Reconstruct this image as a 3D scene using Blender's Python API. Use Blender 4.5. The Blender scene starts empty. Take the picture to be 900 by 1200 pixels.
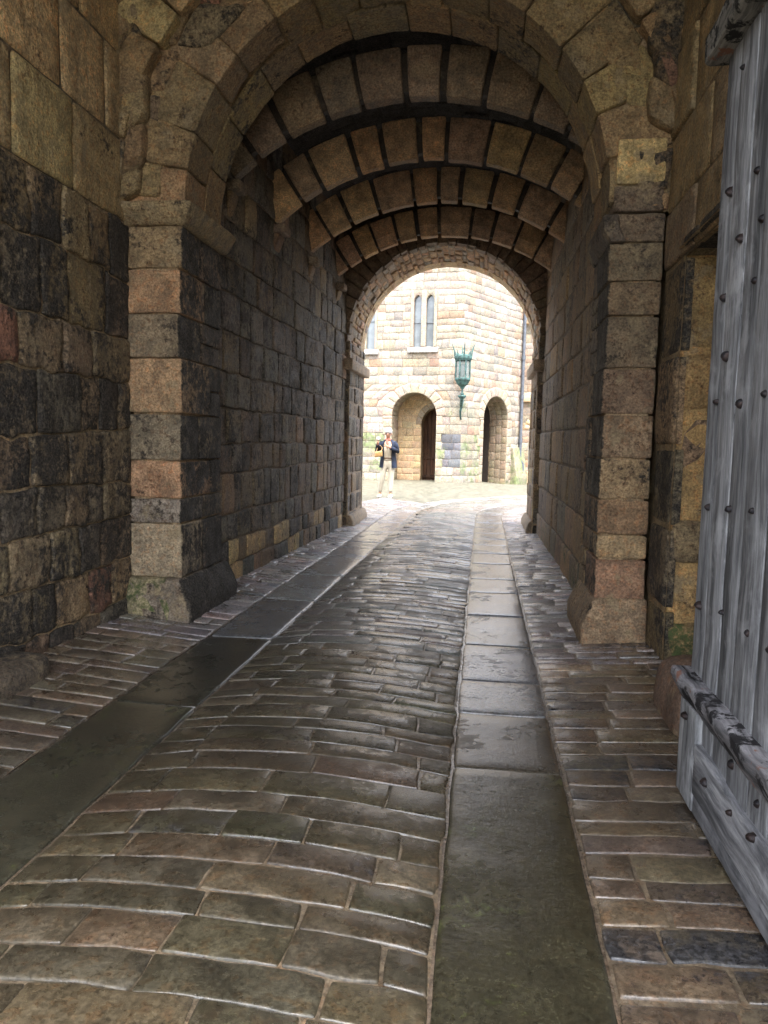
import bpy, math, random
import numpy as np
from mathutils import Vector, Matrix
rng = random.Random(11)
R_ = math.radians
scene = bpy.context.scene
COL = scene.collection

# ------------------------------------------------------------------ noise
def _h(ix, iy, iz):
    n = (ix.astype(np.int64) * 374761393 + iy.astype(np.int64) * 668265263 + iz.astype(np.int64) * 1274126177) & 0xffffffff
    n = ((n ^ (n >> 13)) * 1103515245) & 0xffffffff
    n = ((n ^ (n >> 16)) * 2246822519) & 0xffffffff
    return ((n ^ (n >> 15)) & 0xffff) / 65535.0
def vnoise(p):
    p = np.asarray(p, float); i = np.floor(p).astype(np.int64); f = p - i; f = f * f * (3 - 2 * f)
    x, y, z = i[..., 0], i[..., 1], i[..., 2]; fx, fy, fz = f[..., 0], f[..., 1], f[..., 2]
    def L(a, b, t): return a + (b - a) * t
    c = lambda a, b, d: _h(x + a, y + b, z + d)
    return L(L(L(c(0,0,0), c(1,0,0), fx), L(c(0,1,0), c(1,1,0), fx), fy),
             L(L(c(0,0,1), c(1,0,1), fx), L(c(0,1,1), c(1,1,1), fx), fy), fz) * 2 - 1
def fbm(p, f=1.0, o=3):
    p = np.asarray(p, float); s = 0; a = 1.0
    for k in range(o):
        s = s + a * vnoise(p * f + 17.3 * k); f *= 2.1; a *= .5
    return s / 1.75
def n1(x, k=0.0): return float(vnoise(np.array([[x, k * 7.31, k * 3.7]]))[0])

# ------------------------------------------------------------------ mesh builder
WORLD = {}
class MB:
    def __init__(s): s.v = []; s.f = []; s.t = []; s.m = []; s.n = 0
    def raw(s, P, F, tint=(.3, .3, .3), misc=(0, 0, .5)):
        P = np.asarray(P, float).reshape(-1, 3); k = len(P)
        s.v.append(P)
        t = np.asarray(tint, float); s.t.append(np.broadcast_to(t, (k, 3)))
        m = np.asarray(misc, float); s.m.append(np.broadcast_to(m, (k, 3)))
        b = s.n
        s.f.extend([[i + b for i in f] for f in F]); s.n += k
    def grid(s, P, tint=(.3,.3,.3), misc=(0,0,.5), flip=False, wrap=False):
        a, b = P.shape[:2]; F = []
        for i in range(a - 1):
            for j in range(b if wrap else b - 1):
                q = [i*b + j, (i+1)*b + j, (i+1)*b + (j+1) % b, i*b + (j+1) % b]
                F.append(q[::-1] if flip else q)
        s.raw(P.reshape(-1, 3), F, tint, misc)
    def build(s, name, mat, parent=None, smooth=True, local=False):
        me = bpy.data.meshes.new(name)
        V = np.concatenate(s.v) if s.v else np.zeros((0, 3))
        me.from_pydata(V.tolist(), [], s.f)
        n = len(V)
        for nm, arr in (('tint', s.t), ('misc', s.m)):
            at = me.attributes.new(nm, 'FLOAT_COLOR', 'POINT')
            A = np.ones((n, 4)); A[:, :3] = np.concatenate(arr); at.data.foreach_set('color', A.astype(np.float32).ravel())
        if smooth: me.polygons.foreach_set('use_smooth', [True] * len(me.polygons))
        me.materials.append(mat); me.update()
        return link(name, me, parent, local)
    # -- a rounded, weathered block
    def rbox(s, x0, x1, y0, y1, z0, z1, r=.02, amp=.008, fr=7, step=.09, tint=(.3,.3,.3), misc=(0,0,.5), warp=None, sidesoot=None):
        r = min(r, .45*(x1-x0), .45*(y1-y0), .45*(z1-z0))
        def ax(a, b):
            L = b - a; k = max(1, int(round((L - 2*r) / step)))
            return np.array([a, a + .45*r] + list(np.linspace(a + r, b - r, k + 1)) + [b - .45*r, b])
        A = [ax(x0, x1), ax(y0, y1), ax(z0, z1)]; P = []; F = []; idx = {}; base = 0
        lo = np.array([x0, y0, z0]) + r; hi = np.array([x1, y1, z1]) - r
        def vid(p):
            k = (round(p[0], 5), round(p[1], 5), round(p[2], 5))
            if k not in idx: idx[k] = len(P); P.append(p)
            return idx[k]
        for d in range(3):
            e, g = (d + 1) % 3, (d + 2) % 3
            for side in (0, 1):
                val = A[d][-1] if side else A[d][0]
                ids = []
                for a in A[e]:
                    row = []
                    for b in A[g]:
                        p = [0, 0, 0]; p[d] = val; p[e] = a; p[g] = b; row.append(vid(tuple(p)))
                    ids.append(row)
                for i in range(len(ids)-1):
                    for j in range(len(ids[0])-1):
                        q = [ids[i][j], ids[i+1][j], ids[i+1][j+1], ids[i][j+1]]
                        F.append(q if side else q[::-1])
        P = np.array(P); c = np.clip(P, lo, hi); D = P - c; ln = np.linalg.norm(D, axis=1, keepdims=True); ln[ln == 0] = 1
        N = D / ln; Q = c + N * r
        Q = Q + N * (amp * fbm(Q + 3.1, fr, 3))[:, None]
        m = np.array(np.broadcast_to(np.asarray(misc, float), (len(P), 3)))
        if sidesoot is not None:
            ax_, sg, add = sidesoot
            m[:, 0] += np.clip(N[:, ax_] * sg, 0, 1) * add
        if warp is not None: Q = warp(Q)
        s.raw(Q, F, tint, m)
    # -- a stone laid in a surface S(u, v, d)
    def stone(s, S, q, gap=.012, out=0., dep=.014, r=.03, amp=.008, fr=7, step=.08, tint=(.3,.3,.3), misc=(0,0,.5), wob=.006, tilt=0.):
        q = np.array(q, float); c = q.mean(0)
        W = .5*(np.linalg.norm(q[1]-q[0]) + np.linalg.norm(q[2]-q[3])); H = .5*(np.linalg.norm(q[3]-q[0]) + np.linalg.norm(q[2]-q[1]))
        if W < 2.4*gap or H < 2.4*gap: return
        def axis(L):
            rr = min(r / L, .4); k = max(1, int(round((L - 2*r) / step)))
            return np.array([0, .0001, .3*rr] + list(np.linspace(rr, 1 - rr, k + 1)) + [1 - .3*rr, .9999, 1])
        gs, gt = min(gap / W, .45), min(gap / H, .45)
        a = axis(max(W - 2*gap, .01)); b = axis(max(H - 2*gap, .01)); a2, b2 = np.meshgrid(a, b, indexing='ij')
        ss = gs + a2*(1 - 2*gs); tt = gt + b2*(1 - 2*gt)
        w = [(1-ss)*(1-tt), ss*(1-tt), ss*tt, (1-ss)*tt]
        u = sum(w[k]*q[k, 0] for k in range(4)); v = sum(w[k]*q[k, 1] for k in range(4))
        e = np.minimum(np.minimum(a2, 1-a2)*W, np.minimum(b2, 1-b2)*H)
        P0 = S(u, v, np.zeros_like(u))
        if wob:
            u = u + wob*vnoise(P0*9 + 5); v = v + wob*vnoise(P0*9 + 41)
            # knocked-off corners
            k = np.clip(1 - np.minimum(a2, 1-a2)*W/(1.6*r), 0, 1) * np.clip(1 - np.minimum(b2, 1-b2)*H/(1.6*r), 0, 1)
            u = u + (c[0]-u)*k*.18*min(1, r/W*4); v = v + (c[1]-v)*k*.18*min(1, r/H*4)
        d = out - dep*(1 - np.clip(e/r, 0, 1))**2 + amp*fbm(P0 + c[0]*3.3, fr, 3)
        if tilt: d = d + tilt*((a2-.5)*n1(c[0]*5, 1) + (b2-.5)*n1(c[1]*5, 2))
        ring = (a2 == 0) | (a2 == 1) | (b2 == 0) | (b2 == 1)
        d = np.where(ring, out - dep - .045, d)
        P = S(u, v, d); i, j = P.shape[0]//2, P.shape[1]//2
        nrm = np.cross(P[i+1 if i+1 < P.shape[0] else i, j] - P[i-1, j], P[i, j+1 if j+1 < P.shape[1] else j] - P[i, j-1])
        o = S(u[i:i+1, j:j+1], v[i:i+1, j:j+1], np.ones((1, 1)))[0, 0] - S(u[i:i+1, j:j+1], v[i:i+1, j:j+1], np.zeros((1, 1)))[0, 0]
        s.grid(P, tint, misc, flip=bool(nrm @ o < 0))
    def sheet(s, S, q, d=-.016, nu=8, nv=8, tint=(.3,.25,.18), misc=(.1,0,.5), amp=.006):
        q = np.array(q, float); a2, b2 = np.meshgrid(np.linspace(0, 1, nu+1), np.linspace(0, 1, nv+1), indexing='ij')
        w = [(1-a2)*(1-b2), a2*(1-b2), a2*b2, (1-a2)*b2]
        u = sum(w[k]*q[k, 0] for k in range(4)); v = sum(w[k]*q[k, 1] for k in range(4))
        P0 = S(u, v, np.zeros_like(u)); P = S(u, v, d + amp*fbm(P0, 9, 2))
        nrm = np.cross(P[1, 0] - P[0, 0], P[0, 1] - P[0, 0])
        if np.linalg.norm(nrm) < 1e-12: nrm = np.cross(P[-1, -1] - P[-2, -1], P[-1, -1] - P[-1, -2])
        o = S(u[:1, :1], v[:1, :1], np.ones((1, 1)))[0, 0] - S(u[:1, :1], v[:1, :1], np.zeros((1, 1)))[0, 0]
        s.grid(P, tint, misc, flip=bool(nrm @ o < 0))
    # -- a block swept round an arch; profile = closed [(r, y)], angles from the crown
    def voussoir(s, cx, cz, prof, a0, a1, tint, misc, amp=.006, fr=8, bev=.012, step=.09, ey=1.0):
        prof = np.array(prof, float); D = []
        for k in range(len(prof)):
            p, q = prof[k], prof[(k+1) % len(prof)]; m = max(1, int(round(np.linalg.norm(q-p)/step)))
            ln = max(1e-6, float(np.linalg.norm(q-p))); e_ = min(.01/ln, .3)
            for t in sorted({0., e_, 1-e_} | {t/m for t in range(1, m) if e_*1.5 < t/m < 1-e_*1.5}): D.append(p + (q-p)*t)
        D = np.array(D); cen = D.mean(0); Rm = cen[0]; da = bev/Rm
        nmid = max(1, int(round((a1-a0)*Rm/step)))
        A = [a0, a0 + .35*da, a0 + da] + list(np.linspace(a0+da, a1-da, nmid+1))[1:-1] + [a1-da, a1-.35*da, a1]
        dist = np.linalg.norm(D-cen, axis=1, keepdims=True); rows = []
        for a in A:
            e = min(a-a0, a1-a)*Rm; k = bev*(1-min(1, max(0, e/bev)))**2
            d = cen + (D-cen)*(1 - k/dist)
            rows.append(np.stack([cx + d[:, 0]*math.sin(a), d[:, 1], cz + d[:, 0]*math.cos(a)*ey], 1))
        P = np.array(rows); C = np.stack([cx + Rm*np.sin(A), np.full(len(A), cen[1]), cz + Rm*np.cos(A)*ey], 1)[:, None, :]
        N = P - C; N = N/np.linalg.norm(N, axis=2, keepdims=True)
        P = P + N*(amp*fbm(P + a0*9, fr, 3))[..., None]
        # orientation
        i = len(A)//2; nrm = np.cross(P[i, 0]-P[i-1, 0], P[i, 1]-P[i, 0]); fl = bool(nrm @ N[i, 0] < 0)
        b = P.shape[1]; F = []
        for i in range(len(A)-1):
            for j in range(b):
                q = [i*b+j, (i+1)*b+j, (i+1)*b+(j+1) % b, i*b+(j+1) % b]; F.append(q[::-1] if fl else q)
        c0 = list(range(b)); c1 = [(len(A)-1)*b + j for j in range(b)]
        F.append(c0[::-1] if not fl else c0); F.append(c1 if not fl else c1[::-1])
        F[-2] = F[-2][::-1]; F[-1] = F[-1][::-1]
        s.raw(P, F, tint, misc)
    def tube(s, pts, rad, n=8, tint=(.3,.3,.3), misc=(0,0,.5), cap=True):
        pts = [Vector(p) for p in pts]; rad = rad if hasattr(rad, '__len__') else [rad]*len(pts); rows = []
        up = Vector((0, 0, 1))
        for i, p in enumerate(pts):
            t = (pts[min(i+1, len(pts)-1)] - pts[max(i-1, 0)]).normalized()
            a = t.cross(up if abs(t.z) < .9 else Vector((0, 1, 0))).normalized(); b = t.cross(a)
            if i and a.dot(pa) < 0: a, b = -a, -b
            pa = a
            rows.append([list(p + (a*math.cos(2*math.pi*k/n) + b*math.sin(2*math.pi*k/n))*rad[i]) for k in range(n)])
        P = np.array(rows); s.grid(P, tint, misc, wrap=True)
        if cap:
            s.raw(P[0], [list(range(n))], tint, misc); s.raw(P[-1], [list(range(n))[::-1]], tint, misc)
    def lathe(s, prof, c=(0, 0), n=24, tint=(.3,.3,.3), misc=(0,0,.5), rot=0.):
        ang = np.arange(n)*2*math.pi/n + rot
        P = np.array([[[c[0]+r*math.cos(a), c[1]+r*math.sin(a), z] for a in ang] for r, z in prof])
        s.grid(P, tint, misc, wrap=True, flip=True)
    def ball(s, c, r, tint=(.3,.3,.3), misc=(0,0,.5), n=10, amp=0., fr=6):
        r = np.broadcast_to(np.asarray(r, float), (3,)); th = np.linspace(0.001, math.pi-.001, n); ph = np.arange(2*n)*math.pi/n
        P = np.array([[[math.sin(t)*math.cos(p), math.sin(t)*math.sin(p), math.cos(t)] for p in ph] for t in th])
        Q = P*r + np.array(c)
        if amp: Q = Q + P*(amp*fbm(Q, fr, 2))[..., None]
        s.grid(Q, tint, misc, wrap=True)

def link(name, me, parent=None, local=False):
    o = bpy.data.objects.new(name, me); COL.objects.link(o)
    if parent is not None:
        o.parent = parent
        if not local: o.location = -WORLD.get(parent.name, Vector((0, 0, 0)))
        WORLD[o.name] = WORLD.get(parent.name, Vector((0, 0, 0))) + Vector(o.location)
    else: WORLD[o.name] = Vector((0, 0, 0))
    return o
def thing(name, label, cat, loc=(0, 0, 0), group=None):
    o = bpy.data.objects.new(name, None); COL.objects.link(o); o.location = loc; o.empty_display_size = .2
    WORLD[o.name] = Vector(loc); o['label'] = label; o['category'] = cat
    if group: o['group'] = group
    return o
def tag(o, label=None, cat=None, kind=None):
    if label: o['label'] = label
    if cat: o['category'] = cat
    if kind: o['kind'] = kind
    return o

# ------------------------------------------------------------------ materials
def nodes(name):
    m = bpy.data.materials.new(name); m.use_nodes = True; nt = m.node_tree
    return m, nt, nt.nodes, nt.links, nt.nodes['Principled BSDF']
def mk(nt, typ, **kw):
    n = nt.nodes.new(typ)
    for k, v in kw.items():
        if k.startswith('i_'): n.inputs[k[2:].replace('_', ' ')].default_value = v
        else: setattr(n, k, v)
    return n
def mth(nt, op, a, b=None, clamp=False):
    n = nt.nodes.new('ShaderNodeMath'); n.operation = op; n.use_clamp = clamp
    for i, x in enumerate((a, b)):
        if x is None: continue
        if isinstance(x, (int, float)): n.inputs[i].default_value = x
        else: nt.links.new(x, n.inputs[i])
    return n.outputs[0]
def rng_(nt, x, a, b, c=0., d=1.):
    n = nt.nodes.new('ShaderNodeMapRange'); n.interpolation_type = 'SMOOTHSTEP'
    nt.links.new(x, n.inputs[0]); n.inputs[1].default_value = a; n.inputs[2].default_value = b; n.inputs[3].default_value = c; n.inputs[4].default_value = d
    return n.outputs[0]
def mix(nt, f, a, b, mode='MIX'):
    n = nt.nodes.new('ShaderNodeMix'); n.data_type = 'RGBA'; n.blend_type = mode; n.clamp_factor = True
    for i, x in ((0, f), (6, a), (7, b)):
        if isinstance(x, (int, float)): n.inputs[i].default_value = x
        elif isinstance(x, tuple): n.inputs[i].default_value = (*x, 1)
        else: nt.links.new(x, n.inputs[i])
    return n.outputs[2]
def noise(nt, co, sc, det=6, rough=.6, off=None):
    n = nt.nodes.new('ShaderNodeTexNoise'); n.inputs['Scale'].default_value = sc; n.inputs['Detail'].default_value = det; n.inputs['Roughness'].default_value = rough
    nt.links.new(co, n.inputs['Vector']); return n.outputs['Fac']
def stone_mat(name, rough=(.62, .9), bump=.5, dist=.02, mott=(.6, 1.35), fine=60., rust=.25, spec=.4, scl=1.0, soot_c=(.019, .0158, .0125), moss_c=(.05, .065, .022), wet=0., wetr=(.12,.2), tool=0., film=0., gain=(1, 1, 1), smear=0.):
    m, nt, N, L, B = nodes(name)
    tc = mk(nt, 'ShaderNodeTexCoord'); co = tc.outputs['Object']
    ta = mk(nt, 'ShaderNodeAttribute', attribute_name='tint'); mi = mk(nt, 'ShaderNodeAttribute', attribute_name='misc')
    sp = mk(nt, 'ShaderNodeSeparateColor'); L.new(mi.outputs['Color'], sp.inputs[0]); soot, moss, rnd = sp.outputs[0], sp.outputs[1], sp.outputs[2]
    # shift the pattern from stone to stone
    cm = mk(nt, 'ShaderNodeCombineXYZ'); L.new(mth(nt, 'MULTIPLY', rnd, 37.0), cm.inputs[0]); L.new(mth(nt, 'MULTIPLY', rnd, 91.0), cm.inputs[2])
    va = mk(nt, 'ShaderNodeVectorMath', operation='ADD'); L.new(co, va.inputs[0]); L.new(cm.outputs[0], va.inputs[1]); cs = va.outputs[0]
    st = lambda x, k: mth(nt, 'ADD', mth(nt, 'MULTIPLY', mth(nt, 'SUBTRACT', x, .5), k), .5)
    nA = st(noise(nt, co, 1.7*scl, 5), 1.7); nB = st(noise(nt, cs, 7*scl, 9, .68), 1.6); nC = st(noise(nt, cs, fine*scl, 5, .75), 1.5); nD = st(noise(nt, cs, 22*scl, 6, .7), 1.6)
    tint_ = ta.outputs['Color'] if gain == (1, 1, 1) else mix(nt, 1., ta.outputs['Color'], gain, 'MULTIPLY')
    nS = st(noise(nt, co, 2.6*scl, 9, .7), 1.7)
    col = mix(nt, 1., tint_, mix(nt, rng_(nt, nB, .2, .8), (mott[0],)*3, (mott[1], mott[1]*.98, mott[1]*.94)), 'MULTIPLY')
    col = mix(nt, mth(nt, 'MULTIPLY', rng_(nt, nD, .52, .68), rust), col, mix(nt, 1., col, (1.5, .95, .6), 'MULTIPLY'))
    col = mix(nt, 1., col, mix(nt, rng_(nt, nC, .2, .8), (.5, .495, .49), (1.48, 1.47, 1.45)), 'MULTIPLY')
    mm = mth(nt, 'ADD', mth(nt, 'MULTIPLY', nS, .7), mth(nt, 'MULTIPLY', nB, .3))
    if smear:
        nM = st(noise(nt, co, 4.3, 8, .66), 1.6); col = mix(nt, mth(nt, 'MULTIPLY', rng_(nt, nM, .58, .72), smear), col, mix(nt, rng_(nt, nC, .3, .7), (.24, .18, .105), (.38, .29, .17)))
    sm = rng_(nt, mth(nt, 'ADD', mth(nt, 'ADD', mth(nt, 'MULTIPLY', nD, .42), mth(nt, 'MULTIPLY', mm, .58)), soot), .9, 1.08)
    col = mix(nt, sm, col, mix(nt, rng_(nt, nC, .35, .75), soot_c, tuple(5.5*x for x in soot_c)))
    gm = rng_(nt, mth(nt, 'ADD', mth(nt, 'ADD', mth(nt, 'MULTIPLY', nD, .5), mth(nt, 'MULTIPLY', nA, .5)), moss), .92, 1.12)
    col = mix(nt, gm, col, mix(nt, rng_(nt, nB, .35, .65), moss_c, tuple(2.0*x for x in moss_c)))
    fl = rng_(nt, nC, .82, .92); col = mix(nt, mth(nt, 'MULTIPLY', fl, .35), col, (.4, .38, .33))
    L.new(col, B.inputs['Base Color'])
    ro = rng_(nt, nB, .3, .7, rough[0], rough[1])
    if wet > 0:
        nW = noise(nt, co, 2.3, 5, .62); wm = mth(nt, 'MULTIPLY', rng_(nt, mth(nt, 'ADD', mth(nt, 'MULTIPLY', nW, .7), mth(nt, 'MULTIPLY', nD, .3)), .62 - .3*wet, .74 - .3*wet), 1.0)
        mr = nt.nodes.new('ShaderNodeMix'); mr.data_type = 'FLOAT'; L.new(wm, mr.inputs[0]); L.new(ro, mr.inputs[2]); L.new(rng_(nt, nD, .3, .7, wetr[0], wetr[1]), mr.inputs[3]); ro = mr.outputs[0]
        if film:
            L.new(mth(nt, 'MULTIPLY', mth(nt, 'ADD', mth(nt, 'MULTIPLY', wm, .8), .15), film), B.inputs['Coat Weight']); B.inputs['Coat Roughness'].default_value = .27; B.inputs['Coat IOR'].default_value = 1.5
            bc = mk(nt, 'ShaderNodeBump'); bc.inputs['Strength'].default_value = .18; bc.inputs['Distance'].default_value = .01; L.new(mth(nt, 'ADD', nB, mth(nt, 'MULTIPLY', nC, .25)), bc.inputs['Height']); L.new(bc.outputs[0], B.inputs['Coat Normal'])
    L.new(ro, B.inputs['Roughness']); B.inputs['Specular IOR Level'].default_value = spec
    hgt = mth(nt, 'ADD', mth(nt, 'MULTIPLY', nD, .6), mth(nt, 'ADD', mth(nt, 'MULTIPLY', nB, .8), mth(nt, 'MULTIPLY', nC, .22)))
    hgt = mth(nt, 'ADD', hgt, mth(nt, 'MULTIPLY', sm, .05))
    if tool:
        mp = mk(nt, 'ShaderNodeMapping'); mp.inputs['Scale'].default_value = (60, 60, 4); mp.inputs['Rotation'].default_value = (0.12, .2, 0); L.new(cs, mp.inputs[0])
        hgt = mth(nt, 'ADD', hgt, mth(nt, 'MULTIPLY', noise(nt, mp.outputs[0], 1., 3), tool))
    b = mk(nt, 'ShaderNodeBump'); b.inputs['Strength'].default_value = bump; b.inputs['Distance'].default_value = dist
    L.new(hgt, b.inputs['Height']); L.new(b.outputs[0], B.inputs['Normal'])
    return m
def plain(name, col, rough=.6, metal=0., nscale=20., var=.3, bump=.15, spec=.5, col2=None):
    m, nt, N, L, B = nodes(name)
    co = mk(nt, 'ShaderNodeTexCoord').outputs['Object']; n = noise(nt, co, nscale, 6, .65); n2 = noise(nt, co, nscale*5, 4)
    c2 = col2 or tuple(x*(1-var) for x in col)
    L.new(mix(nt, rng_(nt, n, .35, .65), c2, tuple(col)), B.inputs['Base Color'])
    L.new(rng_(nt, n2, .3, .7, max(.03, rough-.1), min(1, rough+.1)), B.inputs['Roughness']); B.inputs['Metallic'].default_value = metal
    B.inputs['Specular IOR Level'].default_value = spec
    b = mk(nt, 'ShaderNodeBump'); b.inputs['Strength'].default_value = bump; b.inputs['Distance'].default_value = .01; L.new(n2, b.inputs['Height']); L.new(b.outputs[0], B.inputs['Normal'])
    return m
def wood_mat(name, c0, c1, axis='z', rough=.88, bump=.5, crack=1., patch=None):
    m, nt, N, L, B = nodes(name)
    tc = mk(nt, 'ShaderNodeTexCoord'); mi = mk(nt, 'ShaderNodeAttribute', attribute_name='misc'); ta = mk(nt, 'ShaderNodeAttribute', attribute_name='tint')
    sp = mk(nt, 'ShaderNodeSeparateColor'); L.new(mi.outputs['Color'], sp.inputs[0])
    cm = mk(nt, 'ShaderNodeCombineXYZ'); L.new(mth(nt, 'MULTIPLY', sp.outputs[2], 23.), cm.inputs[0]); L.new(mth(nt, 'MULTIPLY', sp.outputs[2], 51.), cm.inputs[1])
    va = mk(nt, 'ShaderNodeVectorMath', operation='ADD'); L.new(tc.outputs['Object'], va.inputs[0]); L.new(cm.outputs[0], va.inputs[1])
    nw = mk(nt, 'ShaderNodeTexNoise'); nw.inputs['Scale'].default_value = 3.; nt.links.new(va.outputs[0], nw.inputs['Vector']); sc_ = mk(nt, 'ShaderNodeVectorMath', operation='SCALE'); L.new(nw.outputs['Color'], sc_.inputs[0]); sc_.inputs['Scale'].default_value = .07
    v2 = mk(nt, 'ShaderNodeVectorMath', operation='ADD'); L.new(va.outputs[0], v2.inputs[0]); L.new(sc_.outputs[0], v2.inputs[1]); va = v2
    def st(a, b):
        mp = mk(nt, 'ShaderNodeMapping'); mp.inputs['Scale'].default_value = (a, a, b) if axis == 'z' else (a, b, a); L.new(va.outputs[0], mp.inputs[0]); return mp.outputs[0]
    g1 = noise(nt, st(24, 1.8), 1., 7, .7); g2 = noise(nt, st(75, 5.), 1., 5, .7); g3 = noise(nt, st(9, .7), 1., 5, .6); g4 = noise(nt, va.outputs[0], 5., 6, .6)
    col = mix(nt, rng_(nt, g1, .3, .7), c0, c1)
    col = mix(nt, 1., col, mix(nt, rng_(nt, g2, .35, .65), (.72, .72, .73), (1.12, 1.12, 1.1)), 'MULTIPLY')
    col = mix(nt, mth(nt, 'MULTIPLY', rng_(nt, g3, .5, .66), .75), col, tuple(.45*x for x in c0))
    col = mix(nt, mth(nt, 'MULTIPLY', rng_(nt, g4, .52, .68), .5), col, tuple(min(1, 1.35*x) for x in c1))
    if patch:
        g5 = noise(nt, va.outputs[0], 9., 7, .7); col = mix(nt, rng_(nt, g5, .6, .66), col, patch); col = mix(nt, rng_(nt, g5, .51, .44), col, (.025, .024, .026))
    ck = mth(nt, 'MULTIPLY', rng_(nt, g1, .36, .30), crack); col = mix(nt, mth(nt, 'MULTIPLY', ck, .8), col, (.012, .012, .013))
    col = mix(nt, 1., col, ta.outputs['Color'], 'MULTIPLY')
    L.new(col, B.inputs['Base Color']); L.new(rng_(nt, g4, .3, .7, rough-.15, rough+.1), B.inputs['Roughness']); B.inputs['Specular IOR Level'].default_value = .2
    h = mth(nt, 'SUBTRACT', mth(nt, 'ADD', mth(nt, 'MULTIPLY', g1, .8), mth(nt, 'MULTIPLY', g2, .4)), mth(nt, 'MULTIPLY', ck, .6))
    b = mk(nt, 'ShaderNodeBump'); b.inputs['Strength'].default_value = bump; b.inputs['Distance'].default_value = .012; L.new(h, b.inputs['Height']); L.new(b.outputs[0], B.inputs['Normal'])
    return m

M_WALL = stone_mat('passage_stone', bump=.75, dist=.03, tool=.12, gain=(1.34, 1.26, 1.17), smear=.35)
M_WEB_SHADE = stone_mat('shade_tinted_vault_stone', bump=.75, dist=.03)
M_OLD = stone_mat('porch_stone', bump=.9, dist=.035, rust=.35, tool=.15, gain=(1.3, 1.21, 1.12), smear=.75)
M_TOWER = stone_mat('tower_stone', bump=.4, mott=(.78, 1.2), rust=.5, soot_c=(.06, .06, .065), moss_c=(.085, .105, .045), fine=30)
M_SETT = stone_mat('sett_stone', rough=(.3, .6), bump=.5, dist=.012, rust=.3, wet=.62, wetr=(.13, .26), spec=.5, film=1., soot_c=(.012, .012, .013))
M_SLAB = stone_mat('slab_stone', rough=(.3, .5), bump=.3, dist=.012, rust=.15, wet=.8, wetr=(.1, .2), spec=.5, film=1., mott=(.7, 1.2))
M_YARD = stone_mat('yard_ground', rough=(.5, .75), bump=.5, dist=.02, rust=.2, wet=.4, wetr=(.3, .45), fine=14)
M_GREYWOOD = wood_mat('weathered_oak', (.13, .133, .14), (.43, .435, .45))
M_GREYWOOD_H = wood_mat('weathered_oak_rail', (.13, .133, .14), (.48, .485, .495), axis='y')
M_LEDGE = wood_mat('worn_ledge_wood', (.12, .12, .13), (.38, .37, .39), axis='y', bump=1., patch=(.26, .13, .095))
M_DARKWOOD = wood_mat('dark_oak_door', (.025, .012, .007), (.06, .03, .016))
M_IRON = plain('old_iron', (.022, .022, .026), .5, .5, 30, .5, .4, col2=(.05, .032, .028))
M_VERD = plain('verdigris_copper', (.05, .115, .105), .7, .1, 9, .4, .3, col2=(.012, .028, .027))
M_LEAD = plain('leadwork', (.09, .10, .12), .5, .2, 9, .35, .2)
M_GLASS = plain('leaded_glass', (.13, .15, .165), .12, 0., 3, .3, .05, spec=.8)
M_SLATE = plain('roof_slate', (.13, .15, .19), .5, 0., 5, .35, .3)
def lamp_glass():
    m, nt, N, L, B = nodes('lantern_glass')
    n = noise(nt, mk(nt, 'ShaderNodeTexCoord').outputs['Object'], 6, 4)
    L.new(mix(nt, n, (.10, .13, .13), (.22, .26, .26)), B.inputs['Base Color']); B.inputs['Roughness'].default_value = .15; B.inputs['Alpha'].default_value = .5
    return m
M_LGLASS = lamp_glass()

# ------------------------------------------------------------------ tints
def jit(c, k=.15, h=.05):
    f = 1 + rng.uniform(-k, k); return tuple(max(.005, x*f*(1 + rng.uniform(-h, h))) for x in c)
def pick(pal):
    t = rng.random()*sum(w for w, *_ in pal)
    for w, c, s in pal:
        t -= w
        if t <= 0: return jit(c), s + rng.uniform(-.045, .045)
    return jit(pal[-1][1]), pal[-1][2]

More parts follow.
